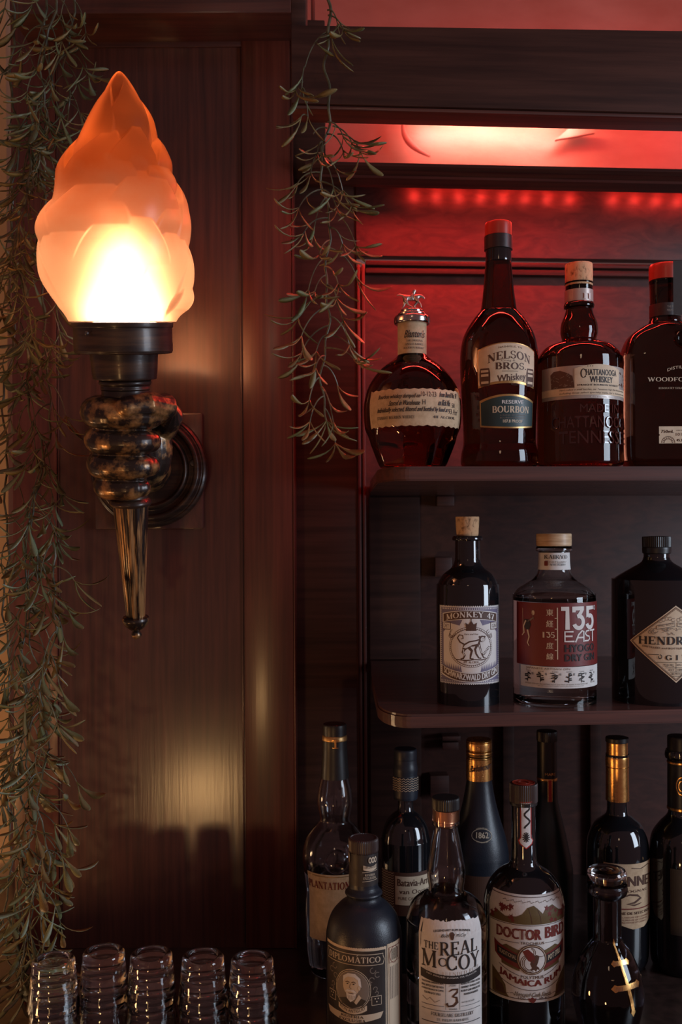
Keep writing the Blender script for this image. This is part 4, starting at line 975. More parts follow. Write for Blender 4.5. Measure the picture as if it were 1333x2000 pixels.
# --- apothecary style gin bottle with diamond label
b = Bottle('gin_bottle', 1284, 1.10, MIDZ, [(74, 1398), (82, 1388), (86, 1370), (86, 1150), (84, 1136), (76, 1126), (50, 1110), (30, 1098), (25, 1088, 's'), (24.5, 1076), (24, 1070)],
           'glass_black', 'black apothecary style gin bottle with cream diamond label at the edge of view', group=GN, rot=0.08)
dm = [(-88, 1254), (-80, 1247), (0, 1183), (72, 1232), (84, 1243), (88, 1251), (82, 1262), (0, 1334), (-78, 1264)]
lp = Print(b.surf(86), 5); lp.poly(dm, 'paper_cream', 0); lp.build('label', b.root)
p = Print(b.surf(86, .0006), 5)
dd = [(u * .955, 1256 + (v - 1256) * .945) for u, v in dm]; p.line(dd, 1.4, 'ink_brown', 1, closed=True); dd = [(u * .925, 1256 + (v - 1256) * .91) for u, v in dm]; p.line(dd, .7, 'ink_brown', 1, closed=True)
p.serif("HENDRICK'S", -70, 78, 1243, 1260, weight=1.2); p.serif('GIN', -20, 24, 1279, 1290, weight=1.2, gap=.45)
p.text('DISTILLED and BOTTLED in SCOTLAND', -62, 64, 1265, 1268.5, 'ink_brown', bend=-4, bold=.3)
for sx in (-1, 1):
    p.line([(sx * 52, 1279), (sx * 32, 1279)], 1, 'ink_black'); p.ring(sx * 30, 1283, 3, 4, 1.4, 'ink_black', 2, 14, -90, 200)
    p.poly([(sx * 2, 1216), (sx * 36, 1222), (sx * 36, 1230), (sx * 2, 1224)], 'ink_grey', 1); p.poly([(sx * 3, 1217), (sx * 35, 1223), (sx * 35, 1228.6), (sx * 3, 1222.6)], 'paper_cream', 2)
    for k in range(4): p.ring(sx * (38 + k * 3.5), 1232 + 3 * (k % 2), 4.6 - k * .6, 4.6 - k * .6, .9, 'ink_grey', 2, 14, 0, 300)
    for k in range(5): p.ring(sx * (5 + k * 6), 1211 - 3 * math.sin(k), 3, 3.4, .8, 'ink_grey', 2, 12, 20, 330)
p.text('SMALL BATCH', -33, -5, 1218, 1223, 'ink_grey', 3, slope=-2.4); p.text('HANDCRAFTED', 5, 33, 1218, 1223, 'ink_grey', 3, slope=2.4)
rnd = random.Random(4)
for k in range(34): u = rnd.uniform(-26, 28); v_ = rnd.uniform(1227, 1240); p.line([(u, v_), (u + rnd.uniform(-5, 5), v_ + rnd.uniform(-3, 2))], 1.1, 'ink_grey', 2)
p.line([(-36, 1294), (42, 1294)], .7, 'ink_black'); p.text('750 ML', -24, -4, 1297, 1302); p.text('44% ALC by VOL', 1, 38, 1297, 1302); p.line([(-20, 1304.5), (34, 1304.5)], .7, 'ink_black'); p.text('EST. 1886', -14, 16, 1306.5, 1310); p.line([(-12, 1312.5), (22, 1312.5)], .7, 'ink_black'); p.text('88 PROOF', -9, 14, 1314.5, 1318); p.line([(-8, 1320.5), (14, 1320.5)], .7, 'ink_black'); p.line([(0, 1294), (0, 1312)], .7, 'ink_black')
p.build('lettering', b.root)
b.band('cap_collar', [(24, 1082), (27, 1080, 's'), (27.5, 1070), (26, 1068, 's')], 'cap_black'); ridged(b, [(25, 1070), (27.5, 1068, 's'), (27.5, 1050), (26, 1048, 's'), (10, 1047)], 'cap_black')
# --- counter, front row: frosted black rum bottle with portrait label
b = Bottle('rum_bottle', 711, 1.00, LOWZ, [(66, 2036), (73, 2020), (74, 1990), (74, 1850), (73, 1815), (64, 1785), (48, 1765), (36, 1756), (31, 1749, 's'), (36, 1744), (36, 1740), (30, 1733), (28, 1722), (28, 1662), (28, 1658)],
           'glass_frost', 'frosted black rum bottle with ridged cap and bearded portrait label', group=FR, rot=-0.10)
b.paper('label', b.surf(74), wavy(-88, 52, 1852, 2030, 1.0, 60), 'paper_cream')
b.paper('side_label', b.surf(74), wavy(54, 96, 1850, 2030, 1.0, 20), 'paper_cream')
p = Print(b.surf(74, .0006), 5); c0 = -17
p.rect(-85, 49, 1858, 2028, 'label_dark', 1)
p.poly([(-80, 1864), (44, 1864), (44, 1868), (47, 1876), (44, 1886), (-80, 1886), (-83, 1876), (-80, 1868)], 'ink_cream', 2); p.poly([(-79, 1865.2), (43, 1865.2), (43, 1869), (45.6, 1876), (43, 1884.8), (-79, 1884.8), (-81.6, 1876), (-79, 1869)], 'label_dark', 3)
p.serif('DIPLOMATICO', -74, 38, 1869, 1881, 'ink_cream', 4, weight=1.0); p.line([(-8, 1867.5), (-5, 1864.8)], 1, 'ink_cream', 4)
p.disc(c0, 1934, 36, 40, 'ink_cream', 2, 48); p.disc(c0, 1934, 34.8, 38.8, 'label_dark', 3, 48); p.disc(c0, 1934, 33, 37, 'ink_cream', 4, 48); p.disc(c0, 1934, 32.2, 36.2, 'ink_grey', 5, 48)
p.poly([(c0 - 27, 1954), (c0 - 12, 1950), (c0 + 2, 1958), (c0 + 14, 1948), (c0 + 27, 1954), (c0 + 20, 1963), (c0, 1970), (c0 - 20, 1963)], 'label_dark', 6)
p.poly([(c0 + 4, 1958), (c0 + 13, 1942), (c0 + 18, 1948), (c0 + 8, 1962)], 'ink_cream', 7)
p.disc(c0 - 2, 1926, 16.5, 20, 'ink_cream', 7, 28)                       # face
p.poly([(c0 - 18, 1922), (c0 - 18, 1909), (c0 - 8, 1902), (c0 + 6, 1902), (c0 + 16, 1911), (c0 + 18, 1928), (c0 + 13, 1926), (c0 + 11, 1914), (c0 + 4, 1909), (c0 - 8, 1909), (c0 - 14, 1913)], 'paper_white', 8)   # swept grey hair
p.disc(c0 + 14, 1929, 2.4, 4.6, 'ink_cream', 9, 12)
for sx in (-9, 3): p.line([(c0 + sx - 4, 1920), (c0 + sx, 1918), (c0 + sx + 4, 1920)], 1.6, 'ink_brown', 9); p.disc(c0 + sx, 1922.5, 2.0, 1.1, 'ink_black', 9, 10)
p.line([(c0 - 3, 1922), (c0 - 5.4, 1930), (c0 - 1.5, 1931.5)], 1.2, 'ink_grey', 9)
p.poly([(c0 - 15, 1939), (c0 - 9, 1933), (c0 - 3, 1934.5), (c0 + 3, 1933), (c0 + 9, 1939), (c0 + 2, 1938.5), (c0 - 3, 1937), (c0 - 8, 1938.5)], 'paper_white', 10)
p.poly([(c0 - 12, 1940), (c0 + 8, 1940), (c0 + 6, 1951), (c0 - 3, 1958), (c0 - 10, 1951)], 'paper_white', 9); p.line([(c0 - 7, 1941), (c0 + 3, 1941)], 1.2, 'ink_brown', 10)
for k in range(5): p.line([(c0 - 8 + 3.4 * k, 1945), (c0 - 6 + 2.6 * k, 1953)], .6, 'ink_grey', 10)
p.poly(arch(c0 - 28, c0 + 28, 1962, 1972, -9, -9), 'ink_cream', 11); p.text('RON ANTIGUO', c0 - 24, c0 + 24, 1972, 1978, 'ink_black', 12, bend=-8)
for sx in (-1, 1):                            # scrollwork
    for k in range(7): p.ring(c0 + sx * (40 + 9 * math.sin(k * 1.7)), 1896 + k * 9, 5.4 - .4 * k, 5.4 - .4 * k, 1.5, 'ink_grey', 2, 16, 40 * k, 40 * k + 270)
    u = c0 + sx * 47; p.rect(u - 10, u + 10, 1946, 1964, 'ink_cream', 2); p.rect(u - 9, u + 9, 1947, 1963, 'label_dark', 3)
    for q in ((-3, 1951), (3, 1951), (0, 1957)): p.disc(u + q[0], q[1], 1.4, 1.4, 'ink_cream', 4, 8)
p.poly([(-80, 1980), (c0, 1984), (44, 1978), (38, 1990), (c0, 2000), (-74, 1992)], 'ink_cream', 2); p.serif('RESERVA', c0 - 24, c0 + 22, 1984, 1989, 'ink_black', 4); p.serif('EXCLUSIVA', c0 - 28, c0 + 26, 1991, 1997, 'ink_black', 4)
p.rect(58, 90, 1858, 2026, 'ink_cream', 1); p.line([(58, 1858), (90, 1858), (90, 1888), (58, 1888)], 1, 'ink_maroon', 2, closed=True); p.ring(72, 1874, 12, 16, .9, 'ink_maroon', 3)
for k in range(9): p.rect(64 + k * 2.4, 65 + k * 2.4, 1862, 1884, 'ink_black', 2)
for k in range(6): p.rect(61 + k * 4.4, 62.6 + k * 4.4, 1896, 1960, 'ink_grey', 2)
p.build('lettering', b.root)
b.band('neck_wrap', [(28.6, 1722, 's'), (28.6, 1662, 's'), (27.5, 1662)], 'label_dark')
p = Print(b.surf(28.6, .0008), 3); p.poly(arch(2, 30, 1690, 1699, -3, -3), 'ink_cream', 1); p.text('DIPLOMATICO', 4, 29, 1692, 1697, 'ink_black', 2); 
for k in range(3): p.disc(15 + 6 * k, 1681, 3.4, 6, 'ink_cream', 1, 14); p.disc(15 + 6 * k, 1681, 1.6, 3.4, 'label_dark', 2, 10)
p.serif('RESERVA', 5, 25, 1707, 1711.5, 'ink_cream'); p.serif('EXCLUSIVA', 2, 28, 1713, 1718, 'ink_cream'); p.line([(0, 1704), (32, 1702)], .9, 'ink_cream'); p.line([(0, 1722), (32, 1720)], .9, 'ink_cream')
p.disc(-32, 1680, 5, 10, 'ink_grey', 1, 16); p.build('lettering', b.root)
ridged(b, [(28, 1662), (29.5, 1660, 's'), (29.5, 1640), (28, 1636, 's'), (26, 1635), (25, 1636.5, 's'), (4, 1636.5)], 'cap_brown', 48)
# --- clear rum bottle, white label
b = Bottle('rum_bottle', 872, 1.00, LOWZ, [(68, 2036), (77, 2022), (78, 1990), (78, 1815), (77, 1790), (68, 1765), (52, 1750), (38, 1742), (34, 1734), (37, 1712), (37, 1695), (31, 1660), (24, 1622), (22.5, 1613, 's'), (26, 1610), (26.5, 1606), (26, 1580), (25, 1578)],
           'glass_smoke', 'clear flask shouldered rum bottle with torn edge white label, half empty', group=FR, cavity=(2.4e-3, 1905, 1600), rot=0.03)
rnd = random.Random(11)
b.paper('label', b.surf(78), [(-69 + 138 * k / 40, 1802 + rnd.uniform(-1.6, 1.6)) for k in range(41)] + [(69, 2030), (-69, 2030)], 'paper_white')
b.paper('back_label', b.surf(78, rot=PI), [(-62, 1764), (60, 1764), (60, 1960), (-62, 1960)], 'paper_cream')
p = Print(b.surf(78, .0006), 5)
p.text('LEGENDARY RUM RUNNER', -36, 38, 1815, 1819, bend=4, bold=.4); p.text('Bill', -22, -8, 1825, 1831, shear=.5); p.text('McCoy', 6, 26, 1824, 1832, shear=.5)
p.disc(0, 1826, 4.6, 5.6, 'ink_brown', 2, 16); p.poly([(-4, 1830), (4, 1830), (2, 1836), (-2, 1835)], 'ink_brown', 2)
p.serif('THE', -56, -27, 1842, 1856); p.serif('REAL', -24, 54, 1838, 1866, bend=0, slope=-2)
p.serif('M', -62, -30, 1858, 1892); p.serif('C', -27, -12, 1871, 1888); p.serif('COY', -12, 60, 1864, 1895)
p.poly(arch(-64, 64, 1897, 1914, -8, -8), 'ink_black', 1); p.serif('SINGLE BLENDED RUM', -56, 58, 1898, 1905.5, 'ink_white', 3, bend=-7); p.text('NO ADDED SUGAR OR FLAVOR', -50, 52, 1908, 1911, 'ink_white', 3, bend=-6)
for i_, (u0, tx) in enumerate(((-62, ['TRADITIONAL BARBADOS RUM,', 'SMALL BATCH CRAFTED WITH', 'A UNIQUE BALANCE OF COPPER', 'COLUMN & POT STILLS']), (17, ['BLENDED WITH SPRING WATER &', 'GENUINELY TROPICALLY AGED', 'IN HEAVY CHAR AMERICAN OAK', 'BOURBON BARRELS']))):
    for k, t_ in enumerate(tx): p.text(t_, u0 + (6 if k == 3 else 0), u0 + 45 - (6 if k == 3 else 0), 1920 + 7 * k, 1924 + 7 * k, bold=.35)
p.line([(-13, 1918), (-13, 1972)], .7, 'ink_black'); p.line([(14, 1918), (14, 1972)], .7, 'ink_black'); p.text('AGED', -6, 7, 1923, 1926)
p.line([(-6, 1936), (0, 1932), (10, 1932), (9, 1938), (0, 1946)], [2, 3, 4, 4, 2.6], 'ink_brown'); p.line([(0, 1946), (8, 1948), (9, 1957), (2, 1964), (-8, 1965), (-11, 1959)], [2.4, 4, 5.4, 4.4, 3.6, 5], 'ink_brown'); p.text('YEARS', -8, 9, 1969, 1972)
p.line([(-60, 1952), (-50, 1958), (-44, 1952), (-34, 1960), (-24, 1954)], 1, 'ink_grey'); p.line([(-62, 1966), (-16, 1966)], .7, 'ink_black'); p.text('MASTER DISTILLER', 18, 46, 1957, 1960); p.line([(17, 1966), (62, 1966)], .7, 'ink_black')
p.line([(-62, 1975), (62, 1975)], .7, 'ink_black'); p.serif('FOURSQUARE DISTILLERY', -42, 44, 1979, 1986); p.serif('ST. PHILIP, BARBADOS', -30, 32, 1990, 1995); p.line([(-62, 1999), (62, 1999)], 1.2, 'ink_black')
p.build('lettering', b.root)
b.band('copper_plug', [(15, 1612), (17.5, 1610, 's'), (17.5, 1582, 's'), (12, 1580)], 'copper')
ridged(b, [(24, 1580), (27, 1578, 's'), (27, 1560), (26, 1557, 's'), (24, 1556), (4, 1556)], 'cap_black', 40)
# --- dark rum bottle with hummingbird label
b = Bottle('rum_bottle', 1024, 1.03, LOWZ, [(66, 2008), (76, 1994), (78, 1970), (78, 1790), (77, 1752), (68, 1724), (50, 1702), (32, 1690), (25, 1680, 's'), (24, 1660), (23.5, 1575), (24, 1565), (26, 1562, 's'), (26, 1556)],
           'glass_black', 'dark rum bottle with hummingbird label and red edged neck sticker', group=FR, rot=0.0)
b.paper('label', b.surf(78), [(-96, 1752), (88, 1752), (88, 1958), (-96, 1958)], 'paper_white')
p = Print(b.surf(78, .0006), 5)
for v_ in (1756, 1952): p.line([(-94, v_), (86, v_)], 1.1, 'ink_brown')
rnd = random.Random(21)
for k in range(8): u = -60 + k * 17; p.line([(u, 1764), (u + 6, 1762), (u + 9, 1766), (u + 15, 1764)], .8, 'ink_brown'); p.line([(u, 1944), (u + 6, 1942), (u + 9, 1946), (u + 15, 1944)], .8, 'ink_brown')
p.poly([(-92, 1802), (-70, 1786), (-52, 1794), (-30, 1792), (-18, 1786), (-8, 1774), (4, 1770), (12, 1776), (22, 1786), (30, 1776), (46, 1772), (62, 1784), (84, 1790), (84, 1806), (-92, 1806)], 'ink_olive', 1)
p.line([(-6, 1776), (-2, 1790), (0, 1804)], 1.2, 'ink_brown'); p.line([(12, 1778), (16, 1790), (18, 1804)], 1.2, 'ink_brown')
for sx in (-1, 1):                            # leaf clusters either side
    for k in range(15):
        u = sx * rnd.uniform(30, 84); v_ = rnd.uniform(1774, 1802); s_ = rnd.uniform(4, 7)
        t_ = [(u + s_ * (1 if q % 2 == 0 else .45) * math.cos(q * PI / 5 + k), v_ + s_ * (1 if q % 2 == 0 else .45) * math.sin(q * PI / 5 + k)) for q in range(10)]; p.poly(t_, 'ink_maroon', 2)
p.line([(-90, 1808), (82, 1808)], .9, 'ink_brown')
p.text('DOCTOR', -72, 16, 1815, 1836, 'ink_maroon', bold=2.6); p.text('BIRD', 26, 78, 1812, 1834, 'ink_maroon', bold=2.6)
p.text('TROCHILUS', -23, 24, 1840, 1845, 'ink_brown', bold=.3); p.line([(-62, 1843), (-25, 1843)], .8, 'ink_brown'); p.line([(26, 1843), (56, 1843)], .8, 'ink_brown')
for sx in (-1, 1): 
    p.poly([(sx * 22, 1858), (sx * 50, 1849), (sx * 64, 1856), (sx * 60, 1888), (sx * 24, 1898)], 'ink_olive', 1)
    p.poly([(sx * 22, 1866), (sx * 68, 1850), (sx * 78, 1844), (sx * 76, 1870), (sx * 64, 1880), (sx * 22, 1894)], 'ink_maroon', 2); p.poly([(sx * 24, 1868), (sx * 70, 1855), (sx * 70, 1871), (sx * 24, 1884)], 'ink_black', 3)
p.text('TRADITIONAL', -66, -30, 1864, 1872, 'ink_cream', 4, slope=4.5); p.text('POT STILL', 32, 64, 1863, 1873, 'ink_cream', 4, slope=-4.5, bold=.5)
p.disc(0, 1874, 29, 29.5, 'ink_brown', 4, 40); p.disc(0, 1874, 27.4, 27.8, 'ink_cream', 5, 40); p.disc(0, 1874, 26.2, 26.6, 'ink_brown', 6, 40); p.disc(0, 1874, 24, 24.4, 'paper_white', 7, 40)
p.poly([(-18, 1858), (-8, 1853), (2, 1862), (7, 1872), (2, 1880), (-7, 1876), (-13, 1868)], 'ink_maroon', 8)          # raised wing
p.poly([(3, 1868), (7, 1864), (12, 1866), (13, 1870), (11, 1878), (8, 1886), (12, 1889), (14, 1894), (9, 1892), (7, 1897), (3, 1893), (-3, 1896), (-1, 1889), (-4, 1882), (-2, 1875)], 'ink_brown', 8)
p.line([(12, 1867.5), (18, 1868), (24, 1866.5)], [1.8, 1.1, .6], 'ink_brown', 8)
for q in range(3): p.ring(-6, 1881, 9 + 3.4 * q, 12 + 2.4 * q, 1.2, 'ink_brown', 8, 20, 60, 250)
for q in range(2): p.ring(-2, 1860, 5 + 3 * q, 7 + 2 * q, 1.1, 'ink_brown', 8, 14, -90, 60)
p.text('POLYTMUS', -22, 22, 1906, 1912, 'ink_brown', bend=-1, bold=.3)
p.line([(-66, 1890), (-46, 1900), (-24, 1907)], .9, 'ink_brown'); p.line([(62, 1888), (44, 1898), (24, 1906)], .9, 'ink_brown')
p.text('JAMAICA RUM', -66, 64, 1914, 1930, 'ink_maroon', bend=-19, bold=2.0)
p.line([(-70 + 140 * k / 16, 1934 - 20 * ((k - 8) / 8) ** 2) for k in range(17)], .9, 'ink_brown')
p.text('Moscatel Cask Finish', -35, 36, 1938, 1947, 'ink_grey', shear=.35, bold=.3); p.text('100', -27, -13, 1951 - 3, 1953, 'ink_brown'); p.text('50% ALC', 13, 34, 1948, 1952, 'ink_brown', bold=.3)
p.poly([(-8, 1949), (-3, 1950), (0, 1947), (4, 1950), (8, 1949), (6, 1955), (1, 1959), (-5, 1956)], 'ink_maroon', 2)
for sx in (-1, 1): p.poly([(sx * 84, 1900), (sx * 66, 1912), (sx * 52, 1930), (sx * 50, 1946), (sx * 44, 1952), (sx * 84, 1950)], 'ink_olive', 1); p.poly([(sx * 78, 1922), (sx * 58, 1930), (sx * 52, 1948), (sx * 74, 1946)], 'ink_brown', 2)
p.build('lettering', b.root)
p = Print(b.surf(24, .0005), 3)
st = lambda k: [(-8.5 - k, 1568 - k), (8.5 + k, 1568 - k), (8.5 + k, 1636), (13 + k, 1642), (10 + k, 1648 + k * .5), (0, 1656 + k), (-10 - k, 1648 + k * .5), (-13 - k, 1642), (-8.5 - k, 1636)]
p.poly(st(2.4), 'ink_red', 0); p.build('neck_sticker', b.root)
p = Print(b.surf(24, .0006), 3); p.poly(st(0), 'paper_white', 2)
p.line([(2 + 5 * math.sin(k * .85), 1571 + k * 3.6) for k in range(14)], 3.4, 'ink_black', 3)
for k in range(12): a = k * PI / 6; p.line([(0, 1635), (7 * math.cos(a), 1635 + 10 * math.sin(a))], 2.0, 'ink_black', 3)
p.build('lettering', b.root)
b.band('cap_collar', [(24, 1572), (26.5, 1570, 's'), (26.5, 1564, 's')], 'cap_black'); ridged(b, [(25, 1566), (27.5, 1564, 's'), (27.5, 1532), (26, 1529, 's'), (4, 1529)], 'cap_brown', 44)
m = MB(); m.lathe(cat([(.0, .0), (.0118, 0, 's'), (.0120, .0006), (.0114, .0006), (.0112, .0001), (.0065, .0001), (.0062, .0006), (.0056, .0006)]), 32, close=False); m.build('cap_relief', 'cap_red', b.root, loc=(0, 0, b.z(1529) + .0001))
# --- bell shaped cognac bottle with golden cross
def bell(a, z): return 1.0
b = Bottle('cognac_bottle', 1187, 0.99, LOWZ, [(40, 2040), (52, 2020), (62, 1980), (68, 1950), (69, 1930), (62, 1895), (48, 1862), (34, 1842), (27, 1832), (26, 1820), (26, 1752), (27, 1748, 's'), (36, 1742), (38, 1734), (37, 1726), (30, 1722)],
           'glass_ink', 'dark bell shaped cognac bottle with clear glass stopper and golden double cross', group=FR)
m = MB()
k_ = b.k
for (a_, z_) in ():
    pass
b.band('neck_glass', [(27.2, 1832, 's'), (27, 1760), (28, 1750), (36.5, 1744), (39, 1735), (38, 1725, 's'), (30, 1723, 's'), (24, 1740), (24, 1832, 's')], 'stopper_clear', close=False)
b.band('stopper', [(20, 1742), (24, 1738), (24, 1724, 's'), (30, 1719), (36, 1711), (37.5, 1704), (35, 1698, 's'), (30, 1700), (26, 1698.5, 's'), (14, 1698.5), (12, 1700), (3, 1700)], 'stopper_clear')
p = Print(b.surf(69, .0012), 4)
def blade(u0, v0, u1, v1, w0, mat='gold', tip=7):   # pointed bar
    dx, dy = u1 - u0, v1 - v0; l = math.hypot(dx, dy); ux, uy = dx / l, dy / l; nx, ny = -uy, ux
    q = lambda a, s_: (u0 + ux * a + nx * s_, v0 + uy * a + ny * s_)
    p.poly([q(0, 0), q(tip, -w0), q(tip * 1.7, -w0 * .7), q(l - tip * 1.7, -w0 * .7), q(l - tip, -w0), q(l, 0), q(l - tip, w0), q(l - tip * 1.7, w0 * .7), q(tip * 1.7, w0 * .7), q(tip, w0)], mat, 1)
blade(12, 1852, 34, 1990, 5, tip=9); blade(-9, 1892, 48, 1890, 5.5, tip=7); blade(-12, 1934, 60, 1930, 7, tip=8)
for k in range(6): p.line([(-4 + 2.7 * k, 1889), (-4 + 2.7 * k, 1895)], .8, 'ink_brown', 2); p.line([(-4 + 3 * k, 1930), (-4 + 3 * k, 1938)], .9, 'ink_brown', 2); p.line([(33 + 3 * k, 1929), (34 + 3 * k, 1937)], .9, 'ink_brown', 2)
o = p.build('golden_cross', b.root); so = o.modifiers.new('depth', 'SOLIDIFY'); so.thickness = .0009; so.offset = 1

# ---- back row
b = Bottle('rum_bottle', 655, 1.16, LOWZ, [(50, 1870), (56, 1850), (58, 1790), (58, 1730), (62, 1690), (64, 1668), (58, 1640), (44, 1618), (33, 1606), (30, 1598), (33, 1580), (35, 1562), (31, 1535), (26, 1512), (23, 1470), (22, 1440)],
           'glass_smoke', 'clear pear necked rum bottle with dark capsule and gold letter, behind the portrait bottle', group=BK, cavity=(2.2e-3, 1700, 1480))
b.band('capsule', [(27.4, 1518, 's'), (24.5, 1470), (24, 1445, 's'), (20, 1444)], 'cap_black'); b.band('gold_band', [(23, 1446), (24.6, 1444), (23.5, 1436), (20, 1434)], 'gold_dull'); b.band('cap', [(20, 1437), (23, 1435, 's'), (23, 1416), (21, 1413, 's'), (6, 1412)], 'cap_black')
p = Print(b.surf(24.6, .0008), 3); p.serif('T', -5, 8, 1445, 1462, 'gold', weight=1.1); p.line([(-4, 1461), (7, 1461)], 1.2, 'gold'); p.build('lettering', b.root)
b.paper('label', b.surf(58), [(-60, 1708), (75, 1708), (75, 1840), (-60, 1840)], 'paper_kraft'); p = Print(b.surf(58, .0006), 5); p.serif('PLANTATION', -58, 28, 1722, 1738, 'ink_maroon', weight=1.2); p.line([(-58, 1712), (74, 1712)], 1.2, 'gold_dull'); p.build('lettering', b.root)
m = MB(); m.lathe([(.0140, -.002), (.0145, .001), (.0130, .0022), (.0118, .001), (.0, .001)], 32, axis='y', c=(.002, -.0365, b.z(1663))); m.build('glass_seal', 'glass_smoke', b.root)
b = Bottle('arrack_bottle', 793, 1.17, LOWZ, [(42, 1870), (47, 1850), (48, 1660), (47, 1635), (40, 1608), (28, 1592), (18, 1584), (15, 1578, 's'), (15, 1556)],
           'glass_black', 'dark spirit bottle with navy capsule printed with wavy white lines', group=BK)
b.band('capsule', [(23, 1559, 's'), (24, 1550), (24, 1515, 's'), (23, 1513), (23.5, 1508), (24, 1500), (22.5, 1490), (22, 1482, 's'), (22.5, 1480), (22.5, 1466), (21, 1462, 's'), (6, 1461.5)], 'cap_navy')
p = Print(b.surf(24, .0008), 3)
for q in range(6): p.line([(-33 + k * 1.5, 1522 + q * 4.6 + 1.3 * math.sin(k * 1.25)) for k in range(45)], 1.0, 'ink_cream')
p.build('lettering', b.root)
b.paper('label', b.surf(48), [(-66, 1705), (66, 1705), (66, 1790), (-66, 1790)], 'ink_brown'); p = Print(b.surf(48, .0006), 5)
for q in range(14): p.line([(-64 + k * 1.6, 1708 + q * 5 + 1.2 * math.sin(k * 1.3)) for k in range(24)], 1.0, 'ink_cream')
p.rect(-24, 66, 1712, 1768, 'paper_cream', 3); p.text('Batavia-Arrack', -20, 64, 1717, 1731, 'ink_brown', 4, bold=1); p.text('van Oosten', -16, 50, 1737, 1746, 'ink_brown', 4, bold=.5); p.text('PURE CANE', -18, 20, 1752, 1758, 'ink_brown', 4); p.build('lettering', b.root)
b = Bottle('rum_bottle', 937, 1.21, LOWZ, [(52, 1850), (56, 1830), (57, 1690), (56, 1660), (50, 1630), (41, 1600), (33, 1570), (27, 1540), (24, 1515), (23, 1470)],
           'glass_frost', 'frosted navy rum bottle with golden screw capsule and small oval date badge', group=BK)
b.band('capsule', [(25.6, 1521, 's'), (25.2, 1490), (25.4, 1480, 's'), (24.4, 1478), (25.4, 1475, 's'), (24.4, 1473), (25.4, 1470, 's'), (25.4, 1467), (24, 1465, 's'), (25.2, 1462), (25.2, 1450), (24.2, 1448, 's'), (25, 1446), (23, 1443, 's'), (6, 1442.5)], 'gold')
p = Print(b.surf(25.4, .0008), 3); p.text('Barbancourt', -23, 22, 1494, 1506, 'ink_brown', slope=-4, shear=.3, bold=.6); p.build('lettering', b.root)
p = Print(b.surf(50, .0006), 4); p.ring(-2, 1633, 21, 12, .9, 'ink_cream', 1, 36); p.text('1862', -14, 11, 1627, 1638, 'ink_cream', 2, bold=.6); p.text('RESERVE SPECIALE', -14, 11, 1618.5, 1621, 'ink_cream', 2, bend=2); p.text('ESTABLISHED', -13, 10, 1644, 1646.5, 'ink_cream', 2, bend=-2); p.build('lettering', b.root)
b.paper('label', b.surf(56), [(-60, 1712), (70, 1712), (70, 1790), (-60, 1790)], 'ink_brown')
b = Bottle('wine_bottle', 1070, 1.23, LOWZ, [(44, 1840), (48, 1820), (49, 1710), (46, 1680), (38, 1640), (29, 1600), (22, 1570), (19, 1540), (18, 1450)],
           'glass_frost_green', 'tall frosted green bottle with ridged black cap and gold edged red neck stripe', group=BK)
b.band('capsule', [(20.4, 1572, 's'), (19.4, 1540), (19, 1446, 's'), (17, 1446)], 'cap_black'); b.band('gold_band', [(19.5, 1523), (20.0, 1522, 's'), (19.9, 1518, 's'), (19.3, 1517)], 'gold'); b.band('gold_band', [(20.3, 1573), (21.2, 1572, 's'), (21, 1568, 's'), (20, 1567)], 'gold')
ridged(b, [(17, 1448), (20, 1446, 's'), (20, 1429), (18, 1427, 's'), (6, 1427)], 'cap_black', 36)
p = Print(b.surf(20.2, .0008), 3); p.rect(-2, 4, 1524, 1566, 'ink_red', 2); p.rect(-3.6, -2, 1524, 1566, 'gold', 2); p.rect(4, 5.4, 1524, 1566, 'gold', 2); p.text('MARE', -8, 12, 1510, 1515, 'gold'); p.build('lettering', b.root)
b = Bottle('cognac_bottle', 1207, 1.17, LOWZ, [(52, 1862), (58, 1845), (59, 1700), (59, 1660), (56, 1634), (46, 1610), (32, 1598), (23, 1590), (20, 1582, 's'), (19.5, 1480, 's'), (22, 1478), (22, 1472)],
           'glass_black', 'round shouldered cognac bottle with golden capsule, behind the clear glass stopper', group=BK)
b.band('capsule', [(22.4, 1562, 's'), (22, 1520), (22, 1497, 's'), (21.4, 1496), (22.4, 1495, 's'), (22.4, 1478), (21, 1476, 's')], 'gold'); b.band('cap', [(18, 1476), (20.5, 1473, 's'), (20.5, 1450), (22, 1448, 's'), (22, 1443), (20, 1440, 's'), (5, 1440)], 'gold'); b.band('cap_top', [(21, 1449), (22.3, 1448, 's'), (22.3, 1441, 's'), (20, 1439.5), (5, 1439)], 'cap_black')
lp = Print(b.surf(59), 5); lp.poly([(-44, 1688), (70, 1688), (76, 1692), (76, 1772), (66, 1800), (40, 1814), (12, 1816), (-16, 1806), (-36, 1788), (-44, 1768)], 'paper_kraft', 0); lp.build('label', b.root)
p = Print(b.surf(60, .0006), 5); p.text('BONNET', -34, 68, 1712, 1732, 'ink_brown', 2, bend=3, bold=2); p.serif('COGNAC', -8, 50, 1739, 1744, 'ink_brown'); p.line([(-10, 1754), (6, 1748), (22, 1750), (30, 1756), (16, 1764), (0, 1766), (16, 1769), (32, 1766)], [1, 3.4, 4, 4.6, 3.6, 2, 3, 1], 'ink_brown')
p.line([(-38, 1776), (72, 1776)], 2, 'ink_maroon'); p.text('VIGNE DE SELECTION', -28, 60, 1782, 1787, 'ink_brown', bold=.4)
for q in range(3): p.text('SMALL HOUSE OF COGNAC', -24 + 4 * q, 54 - 4 * q, 1791 + 5 * q, 1794 + 5 * q, 'ink_maroon')
p.line([(10, 1696), (30, 1699), (52, 1694), (66, 1698), (58, 1705)], 1.4, 'ink_brown'); p.build('lettering', b.root)
